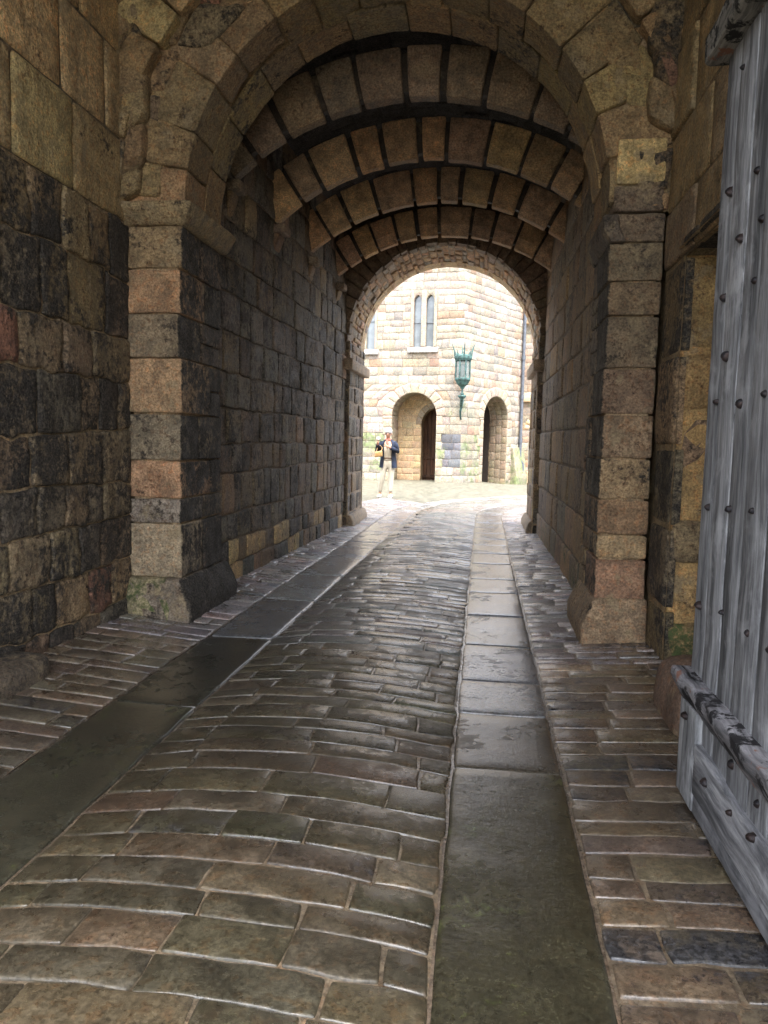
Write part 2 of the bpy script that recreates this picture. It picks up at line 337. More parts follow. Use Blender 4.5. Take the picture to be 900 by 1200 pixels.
def course_wall(mb, S, u0, u1, ze, wr, pal, holes=(), gap=.012, wave=.012, mortar=(.30, .24, .16), msoot=.1, moss=None, tintfn=None, back=True, backd=-.018, seed=0., cap=None, **kw):
    """courses of stones in the surface S; holes = functions z -> (left, right) or None"""
    zw = lambda u, k: ze[k] + (0 if k in (0, len(ze)-1) else wave*n1(u*1.7 + seed, k + 2.))
    for k in range(len(ze)-1):
        zl, zu = ze[k], ze[k+1]; segs = [((u0, u0), (u1, u1))]
        hs = []
        for h in holes:
            a, b = h(zl + 1e-4), h(zu - 1e-4)
            if a is None and b is None: continue
            if a is None: c = .5*(b[0]+b[1]); a = (c, c) if h(.5*(zl+zu)) is not None else (c, c)
            if b is None: c = .5*(a[0]+a[1]); b = (c, c)
            hs.append((a, b))
        hs.sort(key=lambda h: h[0][0]); out = []; cur = (u0, u0)
        for a, b in hs:
            out.append((cur, (a[0], b[0]))); cur = (a[1], b[1])
        out.append((cur, (u1, u1)))
        for (l0, l1), (r0, r1) in out:
            wid = .5*((r0-l0) + (r1-l1))
            if wid < .02: continue
            if back: mb.sheet(S, [(l0, zl), (r0, zl), (r1, zu), (l1, zu)], d=backd, nu=max(2, int(wid/.2)), nv=2, tint=mortar, misc=(msoot, 0 if moss is None else moss(.5*(l0+r0), zl)*.6, .3))
            cuts = [0.]; t = 0.
            while True:
                w = rng.uniform(*wr(.5*(l0+l1) + t, .5*(zl+zu)))
                if t + w*1.4 > wid: break
                t += w; cuts.append(t/wid)
            cuts.append(1.)
            for a, b in zip(cuts, cuts[1:]):
                j0 = 0 if a == 0 else rng.uniform(-.012, .012); 
                ua0, ua1 = l0 + (r0-l0)*a + j0, l1 + (r1-l1)*a - j0; ub0, ub1 = l0 + (r0-l0)*b, l1 + (r1-l1)*b
                um, zm = .5*(ua0+ub0), .5*(zl+zu)
                tint, soot = pick(pal(um, zm) if callable(pal) else pal)
                ms = moss(um, zm) if moss else 0.
                if tintfn: tint, soot, ms = tintfn(um, zm, tint, soot, ms)
                q = [(ua0, zw(ua0, k)), (ub0, zw(ub0, k)), (ub1, zw(ub1, k+1)), (ua1, zw(ua1, k+1))]
                o = kw.get('out', 0.) + rng.uniform(-1, 1)*kw.get('vary', .012)
                mb.stone(S, q, gap=gap, out=o, tint=tint, misc=(soot, ms, rng.random()), **{a_: b_ for a_, b_ in kw.items() if a_ not in ('out', 'vary')})
def edges(z0, z1, a, b):
    e = [z0]
    while e[-1] + b < z1: e.append(e[-1] + rng.uniform(a, b))
    if z1 - e[-1] < .5*a: e[-1] = z1
    else: e.append(z1)
    return e
def arch_hole(c, a, b, zs, m=0.):
    def f(z):
        if z <= zs: return (c - a - (m*.0), c + a + (m*.0))
        t = (z - zs)/(b + m)
        if t >= 1: return None
        w = (a + m)*math.sqrt(1 - t*t); return (c - w, c + w)
    return f
def rect_hole(a, b, z0, z1): return lambda z: (a, b) if z0 < z < z1 else None
st3 = lambda x, y, z: np.stack(np.broadcast_arrays(x, y, z), -1).astype(float)

# palettes (weight, colour, soot)
BROWN = (.165, .125, .085); TAN = (.33, .25, .145); GREY = (.17, .155, .135); RED = (.27, .115, .08); DARK = (.075, .062, .05); YEL = (.37, .285, .125); PALE = (.40, .32, .20)
P_TUN = [(5, (.16, .125, .09), .46), (3, (.155, .138, .118), .46), (2, (.125, .098, .072), .49), (1, (.23, .17, .11), .4)]
P_TUNR = [(5, (.20, .15, .102), .4), (3, (.18, .15, .117), .41), (1.5, (.26, .19, .118), .36)]
P_PORCH_LOW = [(4, (.19, .15, .10), .51), (1.8, (.24, .19, .12), .49), (.7, (.22, .125, .088), .48), (2.2, (.14, .12, .095), .54), (1, (.24, .18, .115), .48)]
P_PORCH_UP = [(4, (.40, .315, .17), .32), (2, (.35, .275, .155), .37)]
P_PORCH_MID = [(4, (.22, .17, .1), .49), (2, (.15, .125, .09), .54)]

# ================================================================== GROUND AND ROAD
def zc(x):   # cross-fall of the passage floor
    x = np.asarray(x, float)
    z = np.where((x > -1.53) & (x < -.09), .055*(1 - ((x + .81)/.72)**2), 0.)
    z = np.where(x < -2.0, .11*(-2.0 - x), z); z = np.where(x > .40, .07*(x - .40), z)
    return z
def road(x, s, d):
    x, s, d = np.broadcast_arrays(np.asarray(x, float), np.asarray(s, float), np.asarray(d, float))
    xs = x + .0125*np.clip(s - 3, 0, 12)*(x < -1.3)          # the left track closes in a little
    rho = 6.5 - xs; th = np.clip((s - 15.)/6.5, 0, 2.2); z = zc(x) + d + .006*vnoise(st3(x*1.3, s*1.1, 0*x))
    X = np.where(s > 15, 6.5 - rho*np.cos(th), xs); Y = np.where(s > 15, 15 + rho*np.sin(th), s)
    return st3(X, Y, z)
def sett_rows(mb, x0, x1, s0, s1, rw, wr, pal, skew=0., mortar=(.135, .108, .077), **kw):
    s = s0
    mb_n = int((s1-s0)/.5)
    for i in range(mb_n):
        a, b = s0 + (s1-s0)*i/mb_n, s0 + (s1-s0)*(i+1)/mb_n
        mb.sheet(road, [(x0, a), (x1, a), (x1, b), (x0, b)], d=-.0065, nu=8, nv=4, tint=mortar, misc=(.3, .0, .5), amp=.004)
    row = 0
    while s < s1:
        h = rng.uniform(*rw); x = x0; row += 1
        sk = lambda xx: skew*(xx - x0) + .011*n1(xx*1.6, row)
        first = True
        while x < x1 - .03:
            w = rng.uniform(*wr)*(rng.uniform(.45, 1) if first else 1); first = False
            if x + w > x1 - .12: w = x1 - x
            e = min(x + w, x1)
            tint, soot = pick(pal); st_ = max(.07, min(.14, .03*s))
            q = [(x, s + sk(x)), (e, s + sk(e)), (e + rng.uniform(-.012, .012)*(e < x1), s + h + sk(e)), (x, s + h + sk(x))]
            kk = dict(gap=.003, dep=rng.uniform(.003, .009), r=.010, amp=.0035, fr=13, step=st_, wob=.011, tilt=.006); kk.update(kw)
            kk['gap'] *= rng.uniform(.7, 1.5)
            mb.stone(road, q, out=rng.uniform(-.002, .003), tint=tuple(c*g*(1 + 2.9*min(1, max(0, (s-3.5)/5)) - 1.3*min(1, max(0, (s-13)/3))) for c, g in zip(tint, (1, 1, 1) if s < 5 else (1, 1.12, 1.5))), misc=(soot + rng.choice([0, 0, 0, .1]), rng.uniform(-.3, -.05), rng.random()), **kk)  # farther setts lightened and blued, painting the silvery wet sheen into the colour
            x = e
        s += h
P_SETT = [(4, (.054, .046, .031), .3), (2, (.064, .052, .035), .3), (1.5, (.048, .044, .03), .3), (1, (.08, .066, .045), .26), (.6, (.072, .052, .035), .28)]
P_SIDE = [(4, (.085, .07, .053), .28), (2, (.105, .085, .062), .26), (1.2, (.07, .06, .048), .34), (.5, (.115, .085, .062), .26)]
P_SIDER = [(4, (.098, .075, .052), .38), (2, (.12, .094, .065), .34), (2.2, (.088, .072, .055), .41), (.8, (.145, .115, .08), .28)]
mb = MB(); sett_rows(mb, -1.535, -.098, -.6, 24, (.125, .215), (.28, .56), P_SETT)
tag(mb.build('road', M_SETT), 'cambered band of wet dark stone setts between the two smooth slab wheel tracks', kind='structure')
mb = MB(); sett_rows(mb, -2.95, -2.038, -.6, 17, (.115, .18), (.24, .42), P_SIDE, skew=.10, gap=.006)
tag(mb.build('pavement', M_SETT), 'narrow strip of small worn setts along the foot of the left passage wall', kind='structure')
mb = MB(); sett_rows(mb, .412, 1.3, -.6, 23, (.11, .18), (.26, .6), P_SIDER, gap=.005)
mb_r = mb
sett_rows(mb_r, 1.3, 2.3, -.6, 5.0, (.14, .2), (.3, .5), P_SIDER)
tag(mb.build('pavement', M_SETT), 'strip of brown black-stained setts between the right wheel track and the wooden gate', kind='structure')
def track(x0, x1, joints, tints, name_label):
    mb = MB()
    for i in range(60):
        a = -.6 + i*.42; mb.sheet(road, [(x0-.006, a), (x1+.006, a), (x1+.006, a+.42), (x0-.006, a+.42)], d=-.012, nu=3, nv=2, tint=(.14, .11, .085), misc=(.2, .2, .5))
    for a, b in zip(joints, joints[1:]):
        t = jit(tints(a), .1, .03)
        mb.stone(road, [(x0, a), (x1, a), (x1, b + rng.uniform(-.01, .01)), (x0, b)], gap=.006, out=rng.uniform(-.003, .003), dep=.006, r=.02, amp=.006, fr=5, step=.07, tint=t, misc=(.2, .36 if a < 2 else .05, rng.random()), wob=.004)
    return tag(mb.build('wheel_track', M_SLAB), name_label, kind='structure')
def jl(vals, end, a, b):
    v = list(vals)
    while v[-1] < end: v.append(v[-1] + rng.uniform(a, b))
    return v
track(-2.033, -1.541, jl([-.6, 1.2, 3.85, 5.3], 20, .9, 1.5), lambda s: (.04, .039, .029) if s < 5 else ((.15, .152, .16) if s < 6.3 else (.3, .305, .32)), 'smooth dark wet slab wheel track on the left of the setts')  # far slabs paler and bluer: silvery courtyard sheen put into the tint
track(-.093, .408, jl([-.6, .9, 3.33, 4.05, 4.62, 5.45], 22, .7, 1.2), lambda s: (.036, .035, .021) if s < 2 else ((.068, .06, .046) if s < 4 else (.15, .153, .16)), 'smooth olive slab wheel track on the right, beside the wooden gate')  # farther slabs carry the cool floor sheen painted in their tint

# ground sheet to the horizon, the yard falling gently past the tower
def gz(X, Y):
    z = np.full(np.shape(X), -.03); z = z - .055*np.clip(Y - 27.6, 0, 6)*np.clip((X + .8)/1.5, 0, 1)
    z = np.where(Y < 14.2, -.07, z); return z
gx = np.array([-300, -90, -40, -20, -14] + list(np.arange(-9, 9.01, .5)) + [14, 20, 40, 90, 300.]); gy = np.array([-300, -80, -30, -10, -3, 0, 4, 9, 14.1] + list(np.arange(14.3, 36, .5)) + [40, 50, 80, 150, 400.])
X, Y = np.meshgrid(gx, gy, indexing='ij')
mb = MB(); near = (np.abs(X) < 10) & (Y > 14.2) & (Y < 36)
mb.grid(np.stack([X, Y, gz(X, Y) + np.where(near, .012*fbm(np.stack([X, Y, 0*X], -1), .6, 3), 0)], -1), tint=(.088, .087, .068), misc=(.1, .3, .5))
tag(mb.build('ground', M_YARD), 'pale beige gravelly courtyard ground beyond the passage', kind='structure')

# ================================================================== GATEHOUSE
G = thing('gatehouse', 'dark sooty stone gatehouse whose vaulted passage frames the bright courtyard', 'gatehouse', (-.7, 5.6, 0))
MORT = (.34, .27, .175)
# --- porch wall, left
S_PL = lambda u, z, d: st3(-2.77 + d, u, z)
mb = MB()
ze = [-.1, .2, .5, .86, 1.14, 1.5, 1.9, 2.25, 2.68, 3.12, 3.71, 4.31, 4.9, 5.5, 6.1]
def wr_pl(u, z): return (.22, .46) if z < 1.6 else ((.25, .5) if z < 3.1 else (.52, .72))
def pal_pl(u, z): return P_PORCH_LOW if z < 2.3 else (P_PORCH_MID if z < 3.12 else P_PORCH_UP)
course_wall(mb, S_PL, -1.2, 5.62, ze[:10], wr_pl, pal_pl, gap=.005, wave=.045, mortar=(.25, .2, .13), dep=.014, r=.016, amp=.013, fr=9, vary=.009, wob=.022, step=.04, backd=-.021, moss=lambda u, z: max(0, .35 - .5*z), seed=3.)
course_wall(mb, S_PL, -1.2, 5.62, ze[9:], wr_pl, pal_pl, gap=.008, wave=.006, mortar=(.12, .1, .07), dep=.012, r=.02, amp=.006, vary=.006, wob=.004, step=.08)
mb.build('porch_wall', M_OLD, G)['label'] = 'porch wall of black crusted rubble below clean yellow ashlar'
mb = MB()
mb.rbox(-2.95, -2.52, 3.5, 4.1, -.1, .2, r=.08, amp=.025, fr=6, tint=(.12, .10, .075), misc=(.46, .2, .7))
mb.build('kerb_stone', M_OLD, G)
# --- porch wall, right: niche for the open gate leaf
mb = MB()
S_PR = lambda u, z, d: st3(1.23 - d, u, z)
course_wall(mb, S_PR, 5.08, 5.62, [-.1, .4, .95, 1.5, 2.1, 2.72], lambda u, z: (.5, .6), P_PORCH_MID, mortar=(.2, .16, .1), dep=.02, r=.03, amp=.01)
course_wall(mb, S_PR, -1.2, 5.62, [2.72, 3.1, 3.6, 4.15, 4.7, 5.3, 6.1], lambda u, z: (.6, 1.0), [(3, (.235, .18, .105), .3), (2, (.2, .155, .1), .34)], gap=.008, mortar=(.12, .095, .06), dep=.012, r=.02, amp=.012, vary=.012)
mb.build('porch_wall', M_OLD, G)['label'] = 'brown ashlar porch wall over the recess behind the wooden gate'
mb = MB()
S_NE = lambda u, z, d: st3(u, 5.1 - d, z)
course_wall(mb, S_NE, 1.245, 2.4, [-.1, .34, .72, 1.02, 1.72, 2.12, 2.72], lambda u, z: (.34, .55), [(3, (.27, .19, .095), .38), (2, (.22, .16, .09), .45), (1, (.2, .15, .1), .5)], mortar=(.3, .21, .1), gap=.014, dep=.03, r=.04, amp=.015, vary=.02, wob=.015, moss=lambda u, z: max(0, .6 - .7*z))
S_NB = lambda u, z, d: st3(2.3 - d, u, z)
course_wall(mb, S_NB, -1.2, 5.1, edges(-.1, 2.8, .3, .5), lambda u, z: (.4, .7), P_PORCH_MID)
S_NC = lambda u, v, d: st3(v, u, 2.74 - d)
course_wall(mb, S_NC, -1.2, 5.1, [1.2, 1.75, 2.3], lambda u, z: (.5, .8), P_PORCH_MID)
mb.build('gate_recess', M_OLD, G)
# --- piers
def pier(x0, x1, y0, y1, courses, inner, label):
    """courses = [(z0, z1, tint, soot, moss)]; inner = +1 when the passage lies towards +x"""
    mb = MB(); n = len(courses)
    mb.rbox(x0+.03, x1-.03, y0+.03, y1-.03, -.1, courses[-1][1], r=.01, amp=.004, tint=(.26, .2, .13), misc=(.2, .1, .4))
    for i, (a, b, t, so, mo) in enumerate(courses):
        q = rng.uniform(.3, .5); sp = y0 + q*(1 if i % 2 else 1.35)
        o = rng.uniform(-.014, .014)
        xa, xb = (x0, x1 + o) if inner > 0 else (x0 + o, x1)
        mb.rbox(xa, xb, y0 + rng.uniform(-.012, .012), sp - .008, a + .006, b - .006, r=.015, amp=.012, fr=9, step=.05, tint=jit(t, .06), misc=(so, mo, rng.random()), sidesoot=(0, inner, .2))
        tt, s2 = pick(P_TUN if inner > 0 else P_TUNR)
        xa, xb = (x0, x1 + rng.uniform(-.014, .014)) if inner > 0 else (x0 + rng.uniform(-.014, .014), x1)
        hs = [(a, b)] if rng.random() < .6 else [(a, .5*(a+b)), (.5*(a+b), b)]
        for c, d in hs:
            mb.rbox(xa, xb, sp + .008, y1, c + .006, d - .006, r=.015, amp=.012, fr=9, step=.05, tint=tt, misc=(s2 + .1, mo, rng.random()))
    o = mb.build('pier', M_OLD, G); o['label'] = label; return o
L = [(.36, .80, (.29, .25, .18), .32, .25), (.80, 1.0, (.22, .2, .17), .42, .2), (1.0, 1.3, (.33, .2, .135), .34, 0), (1.3, 1.67, (.19, .165, .125), .42, 0), (1.67, 2.1, (.33, .24, .14), .33, 0), (2.1, 2.44, (.22, .18, .122), .4, 0), (2.44, 2.78, (.31, .225, .135), .32, 0), (2.78, 3.11, (.28, .21, .125), .38, 0)]
PL = pier(-2.79, -2.35, 5.6, 6.5, L, 1, 'left pier of tan and black stones under a moulded capital')
mb = MB(); wl = lambda Q: np.stack([Q[:, 0] - np.clip(Q[:, 2]-.17, 0, 1)*.5*np.clip((Q[:, 0]+2.6)/.3, 0, 1), Q[:, 1] + np.clip(Q[:, 2]-.2, 0, 1)*.3*np.clip((5.8-Q[:, 1])/.2, 0, 1), Q[:, 2]], 1)
mb.rbox(-2.8, -2.40, 5.5, 6.0, -.08, .365, r=.03, amp=.012, tint=(.27, .24, .16), misc=(.2, .52, .3), warp=wl)
mb.rbox(-2.8, -2.24, 5.50, 6.65, -.08, .362, r=.04, amp=.014, tint=(.17, .15, .125), misc=(.36, .2, .8), warp=wl, sidesoot=(0, 1, .3))
mb.build('plinth', M_OLD, PL)
mb = MB(); wc = lambda Q: np.stack([Q[:, 0] - np.clip(3.2-Q[:, 2], 0, .2)*.9*np.clip((Q[:, 0]+2.5)/.2, 0, 1), Q[:, 1] + np.clip(3.2-Q[:, 2], 0, .2)*.9*np.clip((5.7-Q[:, 1])/.2, 0, 1), Q[:, 2]], 1)
mb.rbox(-2.8, -2.22, 5.49, 6.55, 3.10, 3.26, r=.025, amp=.012, fr=8, tint=(.25, .2, .12), misc=(.36, .1, .2), warp=wc)
mb.build('capital', M_OLD, PL)
Rc = [(.36, .66, (.27, .16, .11), .3, .15), (.66, .84, (.3, .225, .14), .34, .05), (.84, 1.1, (.24, .16, .10), .38, 0), (1.1, 1.4, (.26, .19, .12), .44, 0), (1.4, 1.72, (.2, .155, .105), .38, 0), (1.72, 2.05, (.16, .125, .09), .42, 0), (2.05, 2.42, (.15, .115, .085), .43, 0), (2.42, 2.66, (.17, .13, .09), .42, 0), (2.66, 2.93, (.16, .125, .09), .42, 0), (2.93, 3.13, (.17, .13, .09), .42, 0), (3.13, 3.32, (.14, .11, .085), .42, 0), (3.32, 3.63, (.40, .32, .165), .1, 0)]
PR = pier(.85, 1.215, 5.6, 6.4, Rc[:-2], -1, 'right pier of dark brown stones with a reddish block near its foot')
mb = MB(); wr2 = lambda Q: np.stack([Q[:, 0] + np.clip(Q[:, 2]-.15, 0, 1)*.42*np.clip((1.0-Q[:, 0])/.2, 0, 1), Q[:, 1] + np.clip(Q[:, 2]-.2, 0, 1)*.25*np.clip((5.7-Q[:, 1])/.2, 0, 1), Q[:, 2]], 1)
mb.rbox(.765, 1.24, 5.55, 6.5, -.06, .37, r=.03, amp=.013, tint=(.25, .19, .13), misc=(.28, .34, .1), warp=wr2, sidesoot=(0, -1, .12))
mb.build('plinth', M_OLD, PR)
mb = MB()
mb.rbox(.79, .9, 5.56, 6.42, 2.93, 3.12, r=.02, amp=.01, tint=(.10, .085, .07), misc=(.42, 0, .2), warp=lambda Q: np.stack([Q[:, 0] + np.clip(3.04-Q[:, 2], 0, .12)*.5, Q[:, 1], Q[:, 2]], 1))
mb.build('capital', M_OLD, PR)
mb = MB()
mb.rbox(.86, 1.2, 5.58, 6.1, 3.14, 3.315, r=.02, amp=.01, tint=(.15, .12, .09), misc=(.4, 0, .3))
mb.rbox(.87, 1.2, 5.575, 6.1, 3.325, 3.63, r=.015, amp=.006, tint=(.42, .335, .17), misc=(.02, 0, .6))
o = mb.build('patch_stone', M_OLD, G); o['label'] = 'clean yellow replacement block above the right pier'
# --- entrance arch
CX, CZ, AR = -.745, 3.26, 1.565
mb = MB(); prof = [(AR, 5.62), (AR, 6.36), (AR+.46, 6.36), (AR+.46, 5.60), (AR+.03, 5.58)]
P_ARCH = [(3, (.25, .185, .10), .36), (2, (.2, .155, .095), .4), (1, (.3, .22, .115), .3)]
a = -R_(92)
while a < R_(91):
    w = rng.uniform(.25, .42)/AR; b = min(a + w, R_(92)); t, so = pick(P_ARCH)
    k = rng.uniform(-.012, .012); split = rng.uniform(5.9, 6.1)
    pf = [(AR+k, 5.60+k), (AR+k, split), (AR+.45, split), (AR+.45, 5.60+k)]
    mb.voussoir(CX, CZ, pf, a + .004, b - .004, t, (so, 0, rng.random()), amp=.014, fr=10, bev=.016, step=.055)
    a = b
a = -R_(92)
while a < R_(91):
    w = rng.uniform(.3, .5)/AR; b = min(a + w, R_(92)); t, so = pick(P_ARCH); k = rng.uniform(-.01, .01)
    mb.voussoir(CX, CZ, [(AR+k, 6.0), (AR+k, 6.36), (AR+.45, 6.36), (AR+.45, 6.0)], a + .003, b - .003, jit(t), (so + .03, 0, rng.random()), amp=.01, fr=10, bev=.012, step=.07)
    a = b
mb.voussoir(CX, CZ, [(AR+.03, 5.64), (AR+.03, 6.33), (AR+.4, 6.33), (AR+.4, 5.64)], -R_(92), R_(92), (.22, .17, .1), (.2, 0, .5), amp=.004)
mb.build('entrance_arch', M_OLD, G)
# outer order, proud of the wall, where it clears the side walls
mb = MB(); a = -R_(86)
while a < R_(78):
    w = rng.uniform(.2, .36)/(AR+.6); b = a + w; t, so = pick([(3, (.24, .18, .1), .36), (.7, (.22, .125, .085), .4), (2, (.2, .16, .1), .42), (1, (.3, .23, .13), .3)])
    k = rng.uniform(-.03, .03); x = CX + (AR+.95)*math.sin(.5*(a+b)); top = AR + .86
    if x < -2.72: top = max(AR+.55, (-2.72-CX)/math.sin(.5*(a+b)))
    if x > 1.2: top = max(AR+.5, (1.2-CX)/math.sin(.5*(a+b)))
    mb.voussoir(CX, CZ, [(AR+.47, 5.47+k), (AR+.47, 5.75), (top, 5.75), (top, 5.47+k)], a+.005, b-.005, t, (so, 0, rng.random()), amp=.022, fr=8, bev=.025, step=.045)
    a = b
mb.build('arch_order', M_OLD, G)
mb = MB(); S_FW = lambda u, z, d: st3(u, 5.6 - d, z)
course_wall(mb, S_FW, -2.79, 1.25, [3.14] + edges(3.3, 6.1, .17, .3), lambda u, z: (.16, .38), [(3, (.24, .18, .1), .38), (.6, (.22, .125, .085), .42), (2, (.19, .15, .1), .44), (1, (.3, .22, .12), .32)], holes=[arch_hole(CX, AR+.2, AR+.2, CZ, 0.)], mortar=(.24, .18, .1), gap=.008, dep=.025, r=.025, amp=.022, fr=9, vary=.04, wob=.03, step=.04, wave=.04)
mb.build('front_wall', M_OLD, G)
# springer lumps in the two corners
for sg, xa, z0 in ((-1, -2.8, 3.3), (1, 1.26, 3.66)):
    mb = MB(); z = z0
    while z < 5.3:
        h = rng.uniform(.1, .3); e = .02 + .03*(z - z0) + rng.uniform(-.02, .03); wd_ = .12 + e*1.2 + rng.uniform(-.04, .05); sh_ = rng.uniform(.3, .9)*sg
        x0_, x1_ = (xa, xa + wd_) if sg < 0 else (xa - wd_, xa)
        mb.rbox(x0_, x1_, 5.53 - e, 5.63, z - .03, z + h, r=.035, amp=.03, fr=8, step=.035, tint=jit((.2, .15, .09), .3), misc=(.42 + rng.uniform(-.1, .06), 0, rng.random()), warp=lambda Q, sh_=sh_, xa=xa: np.stack([Q[:, 0], Q[:, 1], Q[:, 2] - sh_*(Q[:, 0]-xa)], 1))
        z += h*.92
    mb.build('vault_springer', M_OLD, G)
# porch roof
mb = MB(); S_RF = lambda u, v, d: st3(u, v, 5.75 - d)
course_wall(mb, S_RF, -2.85, 1.4, edges(-1.2, 5.65, .3, .45), lambda u, z: (.4, .7), P_PORCH_MID, step=.15)
mb.build('porch_vault', M_OLD, G)
# --- passage walls
xl = lambda y: -2.47 + .03*np.clip(y - 6.5, 0, 6)
S_TL = lambda u, z, d: st3(xl(np.asarray(u, float)) + d, u, z)
mb = MB()
zeL = [-.1, .24, .46, .74, 1.15, 1.42, 1.78, 2.12, 2.5, 2.86, 3.2, 3.56, 3.95, 4.35, 5.0]
course_wall(mb, S_TL, 6.45, 12.32, zeL, lambda u, z: ((.2, .4) if z < 1.45 else (.28, .55)), lambda u, z: P_TUN if z > .5 else [(3, BROWN, .42), (2, TAN, .38), (1, (.1, .1, .09), .5)], gap=.006, wave=.03, mortar=(.15, .12, .09), msoot=.3, dep=.013, r=.016, amp=.012, fr=9, vary=.014, step=.065, moss=lambda u, z: max(0, .25 - .4*z), wob=.012)
mb.build('passage_wall', M_WALL, G)['label'] = 'left passage wall of dark squared courses'
S_TR = lambda u, z, d: st3(.955 - .012*np.clip(np.asarray(u, float) - 9, 0, 4) - d, u, z)
mb = MB()
course_wall(mb, S_TR, 6.35, 12.32, [-.1, .36, .8, 1.25, 1.66, 2.06, 2.45, 2.85, 3.25, 3.65, 4.05, 4.45, 5.0], lambda u, z: (.45, .9), lambda u, z: P_TUNR, gap=.009, wave=.02, mortar=(.12, .095, .07), msoot=.25, dep=.016, r=.025, amp=.01, vary=.01, step=.09, moss=lambda u, z: max(0, .5 - .42*z), wob=.008)
mb.build('passage_wall', M_WALL, G)['label'] = 'right passage wall of long smooth courses greened near the floor'
# --- vault web
VC, VZ, VR = -.66, 1.9, 2.7
S_V = lambda u, v, d: st3(VC + (VR+.78-d)*np.sin(np.asarray(v, float)/3.3), u, VZ + (VR+.78-d)*np.cos(np.asarray(v, float)/3.3))
mb = MB(); course_wall(mb, S_V, 6.3, 12.35, list(np.linspace(-2.15, 2.1, 15)), lambda u, z: (.4, .8), [(1, (.06, .05, .04), .58)], step=.14, msoot=.58, mortar=(.05, .04, .03))  # web coloured near black: the shade between the ribs is painted in
mb.build('vault', M_WEB_SHADE, G)
# --- ribs
P_RIB = [(4, (.33, .225, .13), .27), (2, (.36, .255, .155), .25), (2, (.30, .215, .145), .3), (1.2, (.38, .27, .145), .24)]
P_RIB1 = [(3, (.21, .165, .115), .34), (2, (.18, .145, .105), .36)]
for i, yr in enumerate((6.92, 8.38, 9.87, 11.5)):
    mb = MB(); y1 = yr + .24
    mb.voussoir(VC, VZ, [(VR+.06, yr+.13), (VR+.06, y1-.03), (VR+.36, y1-.03), (VR+.36, yr+.06), (VR+.2, yr+.06)], -R_(41.5), R_(39), (.04, .033, .027), (.35, 0, .5), amp=.003, step=.1)
    a = -R_(41.3)
    while a < R_(37.5):
        w = rng.uniform(.26, .46)/VR; b = a + w
        if b > R_(35.5): b = R_(38.3)
        t, so = pick(P_RIB if i else P_RIB1); k = rng.uniform(-.012, .012); f = rng.uniform(-.015, .015)
        ch = .12
        pf = [(VR+k, yr+ch+f), (VR+k, y1), (VR+.40, y1), (VR+.39, yr+f), (VR+k+ch+.02, yr+f)]
        g = rng.uniform(.006, .013)
        mb.voussoir(VC, VZ, pf, a + g, b - g, t, (so, 0, rng.random()), amp=.009, fr=7, bev=.013, step=.06)
        a = b
    rb = mb.build('rib', M_WALL, G); rb['label'] = ['first and darkest vault rib behind the entrance arch', 'second vault rib of warm brown blocks', 'third vault rib of warm brown blocks', 'farthest vault rib, next to the courtyard arch'][i]
    mb = MB(); xw = float(xl(yr))
    mb.rbox(xw - .06, xw + .13, yr + .0, yr + .24, 3.80, 3.9, r=.02, amp=.012, tint=jit((.17, .135, .105)), misc=(.3, 0, rng.random()))
    mb.rbox(xw - .06, xw + .06, yr + .02, yr + .24, 3.45, 3.80, r=.03, amp=.03, fr=5, tint=jit((.2, .14, .085)), misc=(.34, 0, rng.random()), warp=lambda Q, xw=xw: np.stack([Q[:, 0] - np.clip(3.8-Q[:, 2], 0, 1)*.35, Q[:, 1], Q[:, 2]], 1))
    mb.build('corbel', M_WALL, rb)
# --- courtyard end: wall, ring, soffit, jambs, imposts
EX, EZ, ER = -.70, 3.10, 1.555
mb = MB(); S_EW = lambda u, z, d: st3(u, 12.3 - d, z)
course_wall(mb, S_EW, -2.5, 1.1, edges(2.9, 6.0, .25, .35), lambda u, z: (.3, .5), [(1, (.09, .07, .05), .45)], holes=[arch_hole(EX, ER+.15, ER+.15, EZ)], mortar=(.08, .065, .05), step=.15)
mb.build('end_wall', M_WALL, G)
mb = MB(); a = -R_(90)
while a < R_(90):
    w = rng.uniform(.12, .2)/ER; b = a + w; k = rng.uniform(-.015, .02)
    mb.voussoir(EX, EZ, [(ER+k, 12.24), (ER+k, 12.45), (ER+.42, 12.45), (ER+.42, 12.24)], a+.004, b-.004, jit((.13, .095, .065), .2), (.38, 0, rng.random()), amp=.012, bev=.02, step=.08)
    a = b
S_ES = lambda u, v, d: st3(EX + (ER-d)*np.sin(np.asarray(v, float)/ER), u, EZ + (ER-d)*np.cos(np.asarray(v, float)/ER))
P_ES = [(3, (.30, .215, .14), .15), (2, (.25, .175, .12), .2), (1.5, (.22, .2, .18), .2), (1, (.34, .22, .13), .12)]
course_wall(mb, S_ES, 12.4, 13.85, edges(-ER*R_(90), ER*R_(90), .07, .14), lambda u, z: (.14, .42), P_ES, gap=.008, wave=.0, mortar=(.2, .16, .12), dep=.016, r=.02, amp=.014, fr=12, vary=.022, wob=.012, step=.06)
mb.build('courtyard_arch', M_WALL, G)
S_JL = lambda u, z, d: st3(EX - ER + .02 + d, u, z); S_JR = lambda u, z, d: st3(EX + ER - .02 - d, u, z)
